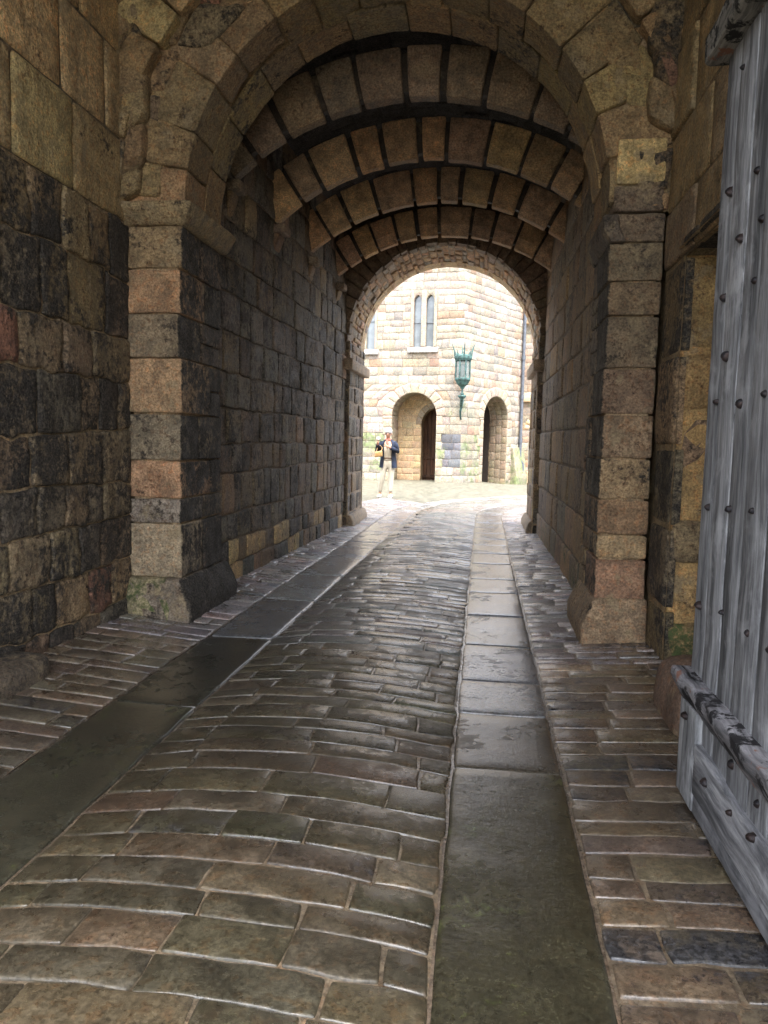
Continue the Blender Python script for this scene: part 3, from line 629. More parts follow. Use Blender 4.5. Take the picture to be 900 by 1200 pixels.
for S, lab, x in ((S_JL, 'left', -2.235), (S_JR, 'right', .835)):
    mb = MB(); course_wall(mb, S, 12.3, 13.85, edges(-.1, 3.12, .22, .36), lambda u, z: (.2, .45), P_TUN if x < 0 else P_TUNR, gap=.011, mortar=(.2, .16, .12), dep=.02, r=.03, amp=.012, vary=.016, moss=lambda u, z: max(0, .3 - .4*z))
    S2 = lambda u, z, d: st3(u, 12.3 - d, z)
    u0, u1 = (-2.5, -2.235) if x < 0 else (.835, 1.1)
    course_wall(mb, S2, u0, u1, edges(-.1, 3.12, .25, .36), lambda u, z: (.3, .5), P_TUN)
    S3 = lambda u, z, d: st3(u, 13.85 + d, z)
    course_wall(mb, S3, *((-8, -2.235) if x < 0 else (.835, 7.5)), edges(-.1, 3.12, .25, .36), lambda u, z: (.3, .6), [(1, (.4, .32, .2), .15)], step=.3)
    mb.build('jamb', M_WALL, G)
    mb = MB(); xa, xb = (-2.4, -2.15) if x < 0 else (.75, 1.0)
    mb.rbox(xa, xb, 12.1, 13.98, 2.64, 2.82, r=.025, amp=.012, tint=(.25, .2, .15), misc=(.25, 0, .3))
    mb.build('impost', M_WALL, G)
    mb = MB(); xa, xb = (-2.4, -2.14) if x < 0 else (.75, 1.0)
    mb.rbox(xa, xb, 12.35, 13.92, -.08, .22, r=.03, amp=.012, tint=(.2, .165, .125), misc=(.26, .2, .3), warp=lambda Q, s_=(1 if x < 0 else -1): np.stack([Q[:, 0] - s_*np.clip(Q[:, 2]-.1, 0, 1)*.4, Q[:, 1], Q[:, 2]], 1))
    mb.build('plinth', M_WALL, G)
# --- bulk of the building round the passage
def boxf(mb, x0, x1, y0, y1, z0, z1, tint, misc=(.3, 0, .5)):
    P = [(x, y, z) for x in (x0, x1) for y in (y0, y1) for z in (z0, z1)]
    mb.raw(P, [(0,1,3,2), (4,6,7,5), (0,4,5,1), (2,3,7,6), (0,2,6,4), (1,5,7,3)], tint, misc)
mb = MB()
boxf(mb, -8, -2.86, -1.2, 6.4, -.3, 9, (.3, .24, .15)); boxf(mb, 2.42, 8, -1.2, 6.4, -.3, 9, (.3, .24, .15)); boxf(mb, -2.86, 2.42, -1.22, 6.42, 5.9, 9.01, (.3, .24, .15))
boxf(mb, -8, -2.56, 6.4, 13.8, -.3, 9.02, (.3, .24, .15)); boxf(mb, 1.06, 8, 6.42, 13.8, -.3, 9.02, (.3, .24, .15)); boxf(mb, -2.56, 1.06, 6.42, 13.82, 5.6, 9.03, (.3, .24, .15))
boxf(mb, 1.34, 2.42, -1.21, 5.9, 2.83, 9, (.3, .24, .15)); boxf(mb, 1.28, 2.42, 5.2, 6.43, -.3, 3, (.2, .16, .1))
mb.build('outer_wall', M_WALL, G, smooth=False)
mb = MB(); S3 = lambda u, z, d: st3(u, 13.85 + d, z)
course_wall(mb, S3, -8, 7.5, edges(3.12, 9, .25, .36), lambda u, z: (.3, .7), [(1, (.4, .32, .2), .15)], holes=[arch_hole(EX, ER+.2, ER+.2, EZ)], step=.3)
mb.voussoir(EX, EZ, [(ER-.005, 13.5), (ER-.005, 13.9), (ER+.4, 13.9), (ER+.4, 13.5)], -R_(90), R_(90), (.36, .28, .18), (.15, 0, .5), amp=.012)
mb.build('courtyard_wall', M_WALL, G)

# ================================================================== WOODEN GATE
XF = .90   # face towards the passage
W = thing('wooden_gate', 'tall weathered grey plank gate leaf studded with iron nails, standing open at the right', 'gate', (XF, 2.2, .04))
def board(name, x0, x1, y0, y1, z0, z1, mat, tint=(1, 1, 1), amp=.003, r=.006, parent=W, warp=None, fr=5, step=.12):
    mb = MB(); mb.rbox(x0, x1, y0, y1, z0, z1, r=r, amp=amp, fr=fr, step=step, tint=tint, misc=(0, 0, rng.random()), warp=warp); return mb.build(name, mat, parent)
y = 3.205; k = 0
while y > .9:
    w = [.16, .19, .17, .21, .18, .2, .16, .19, .2, .18, .2, .19, .2][k]; k += 1
    o = rng.uniform(-.004, .004); c = rng.uniform(.7, 1.15)
    board('plank', XF + o, XF + .055, y - w + .003, y - .003, .045 if k > 1 else .05, 3.02, M_GREYWOOD, (c, c, c*1.01), amp=.004)
    y -= w
yend = y
board('ledge', XF - .07, XF + .02, yend, 3.25, .43, .57, M_LEDGE, amp=.011, r=.012, fr=13, step=.03, warp=lambda Q: np.stack([Q[:, 0] + .55*np.clip(.53 - Q[:, 2], 0, .2)*(Q[:, 0] < XF), Q[:, 1], Q[:, 2]], 1))
board('ledge', XF - .085, XF + .06, yend, 3.26, 3.0, 3.13, M_LEDGE, (.75, .72, .6), amp=.02, r=.03)
board('stile', XF - .028, XF + .03, 2.985, 3.215, .045, .445, M_GREYWOOD, (1.05, 1.05, 1.05))
board('bottom_board', XF - .03, XF + .03, yend, 2.98, .125, .315, M_GREYWOOD_H, (.95, .95, .98), warp=lambda Q: np.stack([Q[:, 0], Q[:, 1], Q[:, 2] + .012*np.sin(Q[:, 1]*7)*(Q[:, 2] > .2)], 1))
board('bottom_board', XF - .024, XF + .03, yend, 2.975, .045, .12, M_GREYWOOD_H, (.5, .5, .52), amp=.006)
studs = [(3.012, 2.876), (2.78, 2.448), (3.044, 2.463), (2.687, 2.252), (2.895, 2.237), (2.737, 2.055), (3.055, 2.066), (2.987, 1.833), (3.079, 1.665), (2.798, 1.66), (2.562, 1.672), (3.096, 1.261), (2.843, 1.276), (2.597, 1.289), (3.129, .858), (2.842, .882), (2.575, .881), (2.364, .89), (3.123, .40), (2.815, .253), (2.541, .276), (2.318, .30), (2.612, .41), (2.374, .39), (2.35, 1.27), (2.32, 1.68), (2.45, 2.07), (2.1, .88), (2.05, 1.28)]
mb = MB(); 
th = np.linspace(.05, math.pi/2, 5); ph = np.arange(9)*2*math.pi/9
P = np.array([[[-.016*math.cos(t)*(1+.2*n1(p*2)), .017*math.sin(t)*math.cos(p)*(1+.25*n1(p, 3)), .021*math.sin(t)*math.sin(p)*(1+.25*n1(p, 5))] for p in ph] for t in th])
P2 = np.concatenate([P, (P[-1:]*[1, 1.25, 1.25] + [.006, 0, 0])]); mb.grid(P2, wrap=True, flip=False)
sm = None
for i, (yy, zz) in enumerate(studs):
    off = -.028 if (zz < .445 and yy > 2.99) else (-.03 if zz < .315 and zz > .125 else 0)
    if i == 0: o = mb.build('stud', M_IRON, W, local=True); sm = o
    else: o = sm.copy(); COL.objects.link(o); o.parent = W
    o.location = Vector((XF + off - .002, yy + rng.uniform(-.012, .012), zz + rng.uniform(-.012, .012))) - Vector((XF, 2.2, .04)); o.rotation_euler = (rng.uniform(0, 6), 0, 0); s_ = rng.uniform(.6, 1.15); o.scale = (s_*1.2, s_, s_)
# worn stone behind the foot of the gate
mb = MB(); mb.rbox(1.0, 1.3, 3.75, 4.35, -.05, .33, r=.1, amp=.03, fr=4, step=.05, tint=(.15, .105, .08), misc=(.36, .1, .4), warp=lambda Q: np.stack([Q[:, 0] + np.clip(Q[:, 2]-.1, 0, 1)*.25*np.sin((Q[:, 1]-3.7)*4), Q[:, 1], Q[:, 2]], 1))
tag(mb.build('guard_stone', M_OLD), 'rounded reddish brown guard stone on the setts behind the gate foot', 'guard stone')

# ================================================================== COURTYARD TOWER
T = thing('stone_tower', 'pale honey stone corner tower with two arched doorways across the courtyard', 'building', (-.81, 27.65, 0))
C0 = np.array([-.81, 27.65]); dl = np.array([-math.cos(R_(8)), math.sin(R_(8))]); dr = np.array([math.sin(R_(30)), math.cos(R_(30))])
nl = np.array([-dl[1], dl[0]]); nl = nl if nl[1] < 0 else -nl
nr = np.array([dr[1], -dr[0]])
def plane(o, d, n):
    def S(u, z, k):
        u, z, k = np.broadcast_arrays(np.asarray(u, float), np.asarray(z, float), np.asarray(k, float))
        return np.stack([o[0] + d[0]*u + n[0]*k, o[1] + d[1]*u + n[1]*k, z], -1)
    return S
SL, SR = plane(C0, dl, nl), plane(C0, dr, nr)
P_TW = [(5, (.225, .198, .165), .16), (3, (.25, .228, .195), .16), (1.3, (.225, .18, .135), .16), (.7, (.22, .158, .115), .12), (1, (.275, .257, .228), .14), (1.2, (.18, .166, .147), .26)]
def tf_l(u, z, t, s, m):
    if z < 1.75 + .2*n1(u*2): m = .38 + .14*n1(u*3, 4)
    if u < .95 and .6 < z < 1.72: t = jit((.10, .105, .12), .3); s = .3; m = .2
    if u < .5 and z < 3.2: m = max(m, .36)
    if u > 3 and z < 1.7: m = .48
    return t, s, m
def tf_r(u, z, t, s, m):
    if u < 1.7 and z < 1.75: m = .5
    if u < .35 and z < 3.4: m = max(m, .4)
    if z < .25: m = .45
    return t, s, m
mb = MB(); hw = [arch_hole(1.8, .855, .855, 2.42, .16), rect_hole(1.02, 2.02, 4.88, 7.02), rect_hole(3.3, 4.35, 4.82, 7.3)]
kw = dict(gap=.004, wave=.03, mortar=(.19, .167, .137), dep=.007, r=.014, amp=.01, vary=.008, step=.16, wob=.008)
zt = sorted(set([-.5] + edges(-.05, 4.82, .24, .37) + [4.88] + edges(4.88, 7.02, .24, .37) + edges(7.02, 7.3, .2, .3) + edges(7.3, 9.4, .3, .4)))
zt = [z for i, z in enumerate(zt) if i == 0 or z - zt[i-1] > .02]
course_wall(mb, SL, 0, 6.5, zt, lambda u, z: (.22, .6), P_TW, holes=hw, tintfn=tf_l, **kw)
course_wall(mb, SL, 6.5, 14, edges(-.5, 9.4, .5, .7), lambda u, z: (.8, 1.4), P_TW, **{**kw, 'step': .4})
mb.build('wall', M_TOWER, T)['label'] = 'tower wall facing the passage, with a round arched doorway and twin lancets'
mb = MB(); hr = [arch_hole(2.56, .96, .87, 2.42, .16)]
course_wall(mb, SR, 0, 4.75, zt, lambda u, z: (.22, .6), P_TW, holes=hr, tintfn=tf_r, **kw)
mb.build('wall', M_TOWER, T)['label'] = 'tower wall turned towards the right, with a tall arched doorway'
mb = MB()   # hidden back of the tower and its flat roof
e0 = C0 + dl*14; e1 = C0 + dr*4.75
base = [(e0[0], e0[1]), (C0[0], C0[1]+.05), (e1[0], e1[1]), (e1[0]+.3, 42), (e0[0], 42)]
P = [(x, y_, -.5) for x, y_ in base] + [(x, y_, 9.42) for x, y_ in base]
mb.raw(P, [(2, 3, 8, 7), (3, 4, 9, 8), (4, 0, 5, 9), (5, 6, 7, 8, 9)], (.45, .36, .24), (.1, 0, .5)); mb.build('wall', M_TOWER, T, smooth=False)
# doorways
def doorway(S, d, n, c, a, b, zs, ci, ai, bi, zi, deep, side=(.24, .19, .125)):
    o = MB(); PC = (.255, .222, .178)
    def Spol(r, v, k):
        r = np.asarray(r, float); th = np.asarray(v, float)
        return S(c + (a+r)*np.sin(th), zs + (b+r)*np.cos(th), k)
    n_ = 11
    for i in range(n_):                       # voussoirs; angle scaled to metres for the stone routine
        t0, t1 = -math.pi/2 + math.pi*i/n_, -math.pi/2 + math.pi*(i+1)/n_
        Sp = lambda r, v, k: Spol(r, np.asarray(v, float)/a, k)
        o.stone(Sp, [(0, t0*a), (.36, t0*a), (.36, t1*a), (0, t1*a)], gap=.005, out=.03, dep=.014, r=.03, amp=.006, step=.1, tint=jit(PC, .08), misc=(.05, .1, rng.random()), wob=0)
    for sgn in (-1, 1):
        z = -.1
        while z < zs - .02:
            h = min(rng.uniform(.28, .42), zs - z); w = rng.uniform(.2, .42)
            q = [(c+sgn*a, z), (c+sgn*(a+w), z), (c+sgn*(a+w), z+h), (c+sgn*a, z+h)]
            o.stone(S, q, gap=.005, out=.028, dep=.014, r=.03, amp=.006, step=.1, tint=jit(PC, .1), misc=(.08, .42 if z < .9 else .15, rng.random()), wob=0)
            z += h
    # reveal: soffit and sides, splayed in to the inner doorway
    nd = 3
    def Srev(v, th):   # v 0..1 depth
        return None
    ths = np.linspace(-math.pi/2, math.pi/2, 15)
    for j in range(nd):
        v0, v1 = deep*j/nd, deep*(j+1)/nd
        for t0, t1 in zip(ths, ths[1:]):
            Sq = lambda u, v, k: S(c + (a-np.asarray(k, float))*np.sin(np.asarray(v, float)/a), zs + (b-np.asarray(k, float))*np.cos(np.asarray(v, float)/a), -np.asarray(u, float))
            o.stone(Sq, [(v0, t0*a), (v1, t0*a), (v1, t1*a), (v0, t1*a)], gap=.004, out=0, dep=.01, r=.02, amp=.006, step=.12, tint=jit((.21, .178, .13), .1), misc=(.08, .05, rng.random()), wob=0)
        for sgn in (-1, 1):
            z = -.3
            while z < zs - .02:
                h = min(rng.uniform(.26, .4), zs - z)
                Sq = lambda u, v, k: S(c + sgn*(a-np.asarray(k, float)), v, -np.asarray(u, float))
                o.stone(Sq, [(v0, z), (v1, z), (v1, z+h), (v0, z+h)], gap=.004, dep=.01, r=.02, amp=.006, step=.12, tint=jit((.21, .175, .128), .12), misc=(.08, .38 if z < .1 else .1, rng.random()), wob=0)
                z += h
    rs = o.build('doorway', M_TOWER, T)
    # inner wall with its own doorway
    o = MB(); Si = lambda u, z, k: S(u, z, np.asarray(k, float) - deep)
    course_wall(o, Si, c - a - .05, c + a + .05, [-.4] + edges(-.1, zs + b + .1, .22, .32), lambda u, z: (.25, .45), [(1, (.34, .26, .16), .08)], holes=[arch_hole(ci, ai, bi, zi, .1)], gap=.006, mortar=(.36, .28, .18), step=.15)
    Sj = lambda r, v, k: Si(ci + (ai+np.asarray(r, float))*np.sin(np.asarray(v, float)/ai), zi + (bi+np.asarray(r, float))*np.cos(np.asarray(v, float)/ai), k)
    for i in range(8):
        t0, t1 = -math.pi/2 + math.pi*i/8, -math.pi/2 + math.pi*(i+1)/8
        o.stone(Sj, [(0, t0*ai), (.24, t0*ai), (.24, t1*ai), (0, t1*ai)], gap=.004, out=.02, dep=.02, r=.03, amp=.004, tint=jit((.21, .175, .128), .1), misc=(.08, 0, rng.random()), wob=0)
    Sk = lambda u, v, k: Si(ci + (ai-np.asarray(k, float))*np.sin(np.asarray(v, float)/ai), zi + (bi-np.asarray(k, float))*np.cos(np.asarray(v, float)/ai), -np.asarray(u, float))
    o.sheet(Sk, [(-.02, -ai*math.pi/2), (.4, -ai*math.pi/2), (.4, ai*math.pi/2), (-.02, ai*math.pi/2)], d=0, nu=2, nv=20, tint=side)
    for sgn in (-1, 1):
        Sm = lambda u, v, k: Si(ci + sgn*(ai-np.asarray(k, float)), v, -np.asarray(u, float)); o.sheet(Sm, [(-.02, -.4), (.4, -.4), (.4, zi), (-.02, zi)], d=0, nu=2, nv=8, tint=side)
    o.build('inner_wall', M_TOWER, rs)
    # dark door deep in the opening
    o = MB(); D = Vector((d[0], d[1], 0)); Nn = Vector((n[0], n[1], 0))
    def local_box(u0, u1, k0, k1, z0, z1, tint):
        q = MB(); q.rbox(u0, u1, k0, k1, z0, z1, r=.012, amp=.001, step=.3)
        Q = q.v[0]; o.raw(S(Q[:, 0], Q[:, 2], -Q[:, 1]), [f[::-1] for f in q.f] if (n[0]*d[1]-n[1]*d[0]) < 0 else q.f, tint, (0, 0, rng.random()))
    k = deep + .34
    for i in range(6):
        w = 2*ai/6; u = ci - ai + i*w; local_box(u + .004, u + w - .004, k, k + .05, -.3, zi + bi, (1, 1, 1))
    local_box(ci-ai, ci+ai, k-.03, k, .05, .17, (.8, .8, .8)); local_box(ci-ai, ci+ai, k-.03, k, .78, .88, (.8, .8, .8))
    for i in range(4):
        u = ci - ai + (i+.5)*2*ai/4; local_box(u-.035, u+.035, k-.025, k, .17, .78, (1.3, 1.2, 1.2))
    o.build('door', M_DARKWOOD, rs)
doorway(SL, dl, nl, 1.8, .855, .855, 2.42, 1.22, .50, .62, 2.12, 1.0)
doorway(SR, dr, nr, 2.56, .96, .87, 2.42, 2.56, .92, .83, 2.42, .8, (.03, .024, .02))  # inner reveal coloured near black to stand for the shade inside the opening
# windows
def lancets(u0, panes, z0, z1, zt_, label):
    fr = MB(); lo, hi = u0; gl = []; TC = (.24, .213, .172)
    def fb(a, b, c, d, k0=-.22, k1=.02, t=TC):
        q = MB(); q.rbox(a, b, k0, k1, c, d, r=.015, amp=.004, step=.2); Q = q.v[0]; fr.raw(SL(Q[:, 0], Q[:, 2], Q[:, 1]), q.f, jit(t, .06), (.06, .05, rng.random()))
    ed = [lo] + [x for p in panes for x in p] + [hi]
    for i in range(0, len(ed), 2): fb(ed[i], ed[i+1], z0, zt_ + .02)
    for a, b in panes:                        # pointed heads
        c, h = .5*(a+b), .5*(b-a); sp = z1 - h*1.5; n_ = 16; xs = np.linspace(a, b, n_+1)
        cur = sp + (z1-sp)*np.sqrt(np.clip(1 - (np.abs(xs-c)/h)**1.35, 0, 1))
        rows = [SL(xs, cur, np.full(n_+1, -.2)), SL(xs, cur, np.full(n_+1, 0.)), SL(xs, cur + .012, np.full(n_+1, .012)), SL(xs, np.full(n_+1, zt_ + .02), np.full(n_+1, .012))]
        fr.grid(np.array(rows), jit(TC, .05), (.06, .05, .4), flip=True)
        g_ = MB(); g_.grid(np.array([SL(xs, np.full(n_+1, z0), np.full(n_+1, -.14)), SL(xs, cur, np.full(n_+1, -.14))]), flip=True); gl.append(g_)
    f = fr.build('window', M_TOWER, T); f['label'] = label
    for g_ in gl: g_.build('pane', M_GLASS, f)
    for a, b in panes:
        z = z0 + .47*(z1-z0); bars = MB(); bars.tube([SL(a, z, -.12).tolist(), SL(b, z, -.12).tolist()], .014, 6); bars.build('bar', M_LEAD, f)
    sl = MB(); q = MB(); q.rbox(lo - .08, hi + .08, -.2, .1, z0 - .17, z0, r=.03, amp=.008, step=.15, warp=None); Q = q.v[0]
    sl.raw(SL(Q[:, 0], Q[:, 2] - np.clip(Q[:, 1], 0, 1)*.6, Q[:, 1]), q.f, (.26, .255, .25), (.2, .1, .3)); sl.build('sill', M_TOWER, f)
lancets((1.02, 2.02), [(1.14, 1.43), (1.61, 1.90)], 4.96, 6.84, 7.0, 'twin grey lancet window above the round arched doorway')
lancets((3.3, 4.35), [(3.39, 3.72), (3.86, 4.2)], 4.9, 7.1, 7.28, 'twin lancet window half hidden by the left side of the passage arch')
# downpipe at the right edge of the tower
mb = MB(); pt = lambda u, z, k=.09: SR(u, z, k).tolist()
mb.tube([pt(4.55, 9.3), pt(4.55, .95)], .065, 12); 
for z in (8.8, 7.2, 4.9, 3.3, 1.5): mb.tube([pt(4.55, z), pt(4.55, z+.16)], .085, 12)
mb.tube([pt(4.55, 1.0), pt(4.56, .8), pt(4.62, .6, .2), pt(4.63, -.3, .2)], .06, 10)
mb.build('downpipe', M_LEAD, T)
mb = MB(); q = MB(); q.rbox(3.95, 4.9, -.1, .3, -.6, 1.3, r=.05, amp=.02, tint=(.4, .33, .22)); Q = q.v[0]
mb.raw(SR(Q[:, 0], Q[:, 2], Q[:, 1]*np.clip(1.15 - (Q[:, 2]+.2)*.6, .3, 1)), [f[::-1] for f in q.f], (.19, .17, .13), (.1, .5, .3)); mb.build('buttress', M_TOWER, T)

# ---- building behind, on the right
BB = thing('stone_house', 'pale stone building with slate roof behind the downpipe of the tower', 'house', (4, 34.2, 0))
mb = MB(); SB = plane((0., 34.2), (1., 0.), (0., -1.))
course_wall(mb, SB, 1.3, 10, edges(-.7, 6.9, .28, .38), lambda u, z: (.4, .8), P_TW, holes=[arch_hole(2.55, .5, .5, 2.1, .12), rect_hole(2.3, 3.0, 4.6, 6.3)], **{**kw, 'step': .25})
boxf(mb, 1.3, 10, 34.7, 42, -.7, 6.88, (.45, .36, .24)); mb.build('wall', M_TOWER, BB)
mb = MB(); mb.rbox(1.3, 10, 34.0, 34.25, 3.32, 3.58, r=.04, amp=.006, step=.3, tint=(.38, .3, .2), misc=(.05, 0, .3)); mb.rbox(1.3, 10, 34.0, 34.25, 6.75, 6.95, r=.03, amp=.006, step=.3, tint=(.38, .3, .2), misc=(.05, 0, .3)); mb.build('string_course', M_TOWER, BB)
mb = MB()
for i in range(9):
    for j in range(24):
        x = 1.2 + j*.37 + (i % 2)*.18; y_ = 33.95 + i*.3; z = 6.95 + i*.27; mb.rbox(x, x + .36, 0, .42, 0, .02, r=.006, amp=.002, step=.3)
        Q = mb.v[-1]; Q[:] = np.stack([Q[:, 0], y_ + Q[:, 1]*.74 - Q[:, 2]*.67, z + Q[:, 1]*.67 + Q[:, 2]*.74], 1)
mb.build('roof', M_SLATE, BB)
for z0, z1, c, a in ((.2, 2.1, 2.55, .5), (4.6, 6.3, 2.65, .35)):
    mb = MB(); mb.grid(np.array([SB(np.array([c-a-.05, c+a+.05]), np.full(2, z0-.1), np.full(2, -.25)), SB(np.array([c-a-.05, c+a+.05]), np.full(2, z1+.6 if a > .4 else z1+.1), np.full(2, -.25))]), flip=True)
    wd = mb.build('window', M_GLASS, BB)
    mb = MB(); mb.rbox(c-.04, c+.04, 34.38, 34.45, z0, z1 + (.5 if a > .4 else 0), r=.01, tint=(.36, .29, .19)); mb.build('mullion', M_TOWER, wd)
    mb = MB(); mb.rbox(c-a-.06, c+a+.06, 34.1, 34.5, z0-.25 if a < .4 else -.5, z0+.03, r=.03, tint=(.36, .29, .19)); mb.build('sill', M_TOWER, wd)
mb = MB()
for i in range(9):
    t0, t1 = -math.pi/2 + math.pi*i/9, -math.pi/2 + math.pi*(i+1)/9
    Sb = lambda r, v, k: SB(2.55 + (.5+np.asarray(r, float))*np.sin(np.asarray(v, float)/.5), 2.1 + (.5+np.asarray(r, float))*np.cos(np.asarray(v, float)/.5), k)
    mb.stone(Sb, [(0, t0*.5), (.25, t0*.5), (.25, t1*.5), (0, t1*.5)], gap=.004, out=.03, dep=.05, r=.04, tint=jit((.4, .32, .21), .08), misc=(.05, 0, rng.random()), wob=0)
mb.build('window_arch', M_TOWER, BB)

# ================================================================== LANTERN
LA = thing('wall_lantern', 'verdigris copper lantern crowned with spikes, on a bracket at the tower corner', 'lantern', (-.80, 27.1, 2.8))
lz = 2.8
mb = MB(); b6 = [(.0, .58), (.06, .585), (.10, .66), (.20, .74), (.27, .86), (.30, .9), (.30, .95), (.26, .97)]
mb.lathe(b6, n=8, rot=R_(22.5)); mb.build('bowl', M_VERD, LA, smooth=False, local=True); mb = MB(); mb.lathe([(.26, 1.56), (.30, 1.58), (.34, 1.66), (.34, 1.74), (.29, 1.76), (.12, 1.82), (0, 1.84)], n=8, rot=R_(22.5))
mb.build('cornice', M_VERD, LA, smooth=False, local=True)
for k in range(8):
    a = R_(22.5 + 45*k); c, s_ = math.cos(a), math.sin(a)
    mb = MB(); mb.tube([(.275*c, .275*s_, .95), (.275*c, .275*s_, 1.6)], .026, 6); mb.build('post', M_VERD, LA, local=True)
mb = MB(); mb.lathe([(.25, .95), (.25, 1.58)], n=8, rot=R_(22.5)); mb.build('pane', M_LGLASS, LA, smooth=False, local=True)
mb = MB(); mb.lathe([(0, .95), (.06, .95), (.05, 1.2), (.08, 1.25), (.06, 1.45), (0, 1.48)], n=10); mb.build('burner', plain('opal_bulb', (.35, .35, .32), .4), LA, local=True)
for k in range(8):
    a = R_(45*k + 8); c, s_ = math.cos(a), math.sin(a); big = k % 2 == 0
    mb = MB(); h = .48 if big else .2; ou = .14 if big else .06
    mb.tube([((.3+ou*t**2)*c, (.3+ou*t**2)*s_, 1.74 + h*t) for t in np.linspace(0, 1, 6)], [.034, .03, .026, .02, .013, .003], 6); mb.build('spike', M_VERD, LA, local=True)
mb = MB()
mb.lathe([(.0, .36), (.05, .36), (.07, .42), (.03, .46), (.03, .58)], n=10)
mb.lathe([(.0, .22), (.10, .25), (.16, .33), (.13, .36), (.0, .37)], n=12)
mb.tube([(0, 0, .25), (-.02, .05, .1), (-.03, .22, -.02), (-.02, .42, .0), (-.01, .6, .2)], [.07, .05, .05, .055, .07], 8)
mb.tube([(-.02, .3, -.02), (-.06, .38, -.22), (-.05, .5, -.45), (-.02, .62, -.5)], [.045, .04, .035, .03], 8)
mb.build('bracket', M_VERD, LA, local=True)

# ================================================================== PERSON
PX, PY = -2.44, 19.27
PE = None
M_SKIN = plain('skin', (.36, .175, .11), .5, 0, 40, .15, .05); M_HAIR = plain('white_hair', (.55, .55, .54), .7, 0, 60, .3, .4); M_JACK = plain('navy_jacket', (.008, .009, .014), .75, 0, 5, .4, .25, col2=(.018, .026, .05), spec=.2)
M_TROU = plain('cream_trousers', (.40, .365, .30), .8, 0, 12, .12, .25); M_SHIRT = plain('cream_shirt', (.45, .40, .32), .8, 0, 14, .1, .2); M_SHOE = plain('white_shoe', (.5, .49, .47), .5, 0, 20, .1); M_BAG = plain('tan_leather', (.36, .21, .08), .5, 0, 20, .25); M_BELT = plain('brown_belt', (.08, .045, .025), .5); M_SCARF = plain('coral_scarf', (.4, .12, .085), .8); M_CLOTH = plain('white_cloth', (.55, .55, .54), .8)
def skin(name, J, E, mat, parent=None, sub=2, root=0):
    me = bpy.data.meshes.new(name); me.from_pydata([j[0] for j in J], E, []); o = bpy.data.objects.new(name + '_rig', me); COL.objects.link(o)
    sk = o.modifiers.new('s', 'SKIN'); sk.use_smooth_shade = True; sl = me.skin_vertices[0].data
    for i, j in enumerate(J):
        r = j[1]; sl[i].radius = r if isinstance(r, tuple) else (r, r); sl[i].use_root = (i == root)
    sb = o.modifiers.new('b', 'SUBSURF'); sb.levels = sub; sb.render_levels = sub
    dg = bpy.context.evaluated_depsgraph_get(); m2 = bpy.data.meshes.new_from_object(o.evaluated_get(dg)); bpy.data.objects.remove(o); bpy.data.meshes.remove(me)
    m2.name = name; m2.materials.clear(); m2.materials.append(mat); m2.polygons.foreach_set('use_smooth', [True]*len(m2.polygons))
    return link(name, m2, parent, True)
J = []; E = []
def jn(p, r, par=None):
    J.append((p, r)); i = len(J)-1
    if par is not None: E.append((par, i))
    return i
pel = jn((0, 0, .97), (.10, .07)); wa = jn((.0, -.005, 1.12), (.13, .095), pel); ch = jn((.0, -.01, 1.32), (.155, .10), wa); sh = jn((0, .0, 1.44), (.10, .075), ch)
nk = jn((0, -.02, 1.53), .052, sh); h0 = jn((0, -.05, 1.60), (.066, .075), nk); h1 = jn((0, -.06, 1.68), (.076, .092), h0); h2 = jn((0, -.045, 1.735), (.055, .065), h1)
for sg, knee, foot in ((-1, (-.15, -.04, .50), (-.20, .0, .09)), (1, (.095, -.02, .5), (.085, -.06, .09))):
    hp = jn((sg*.09, 0, .82), .06, pel); kn = jn(knee, .055, hp); an = jn(foot, .037, kn); jn((foot[0]+sg*.02, foot[1]-.13, .04), .03, an)
def hand(w, palm, dirv, side):
    p = jn(palm, (.034, .02), w); d = Vector(dirv).normalized(); sd = Vector(side).normalized(); c = Vector(palm) + d*.03; fw = d.cross(sd)
    for k, ln in enumerate((.065, .075, .07, .055)):
        b = c + sd*(k-1.5)*.02; i = jn(tuple(b + d*.012), .0105, p); i = jn(tuple(b + d*ln*.55 + fw*.012), .0095, i); jn(tuple(b + d*ln*.75 + fw*.04), .008, i)
    t = Vector(palm) - d*.02 - sd*.03; i = jn(tuple(t - sd*.015), .011, p); jn(tuple(t - sd*.03 + d*.03 + fw*.02), .009, i)
RA = [(-.17, .0, 1.42), (-.285, -.04, 1.22), (-.255, -.19, 1.40), (-.245, -.21, 1.45)]
LAa = [(.17, .0, 1.42), (.245, -.05, 1.22), (.06, -.20, 1.31), (.0, -.225, 1.345)]
for A, dv, sd in ((RA, (.05, -.1, 1), (0, 1, .1)), (LAa, (-1, -.2, .4), (0, .3, 1))):
    s1 = jn(A[0], .045, sh); e_ = jn(A[1], .046, s1); w_ = jn(A[2], .03, e_); hand(w_, A[3], dv, sd)
PE = skin('person', J, E, M_SKIN); PE.location = (PX, PY, .0)
tag(PE, 'white haired person in open navy jacket and cream trousers standing in the courtyard', 'person')
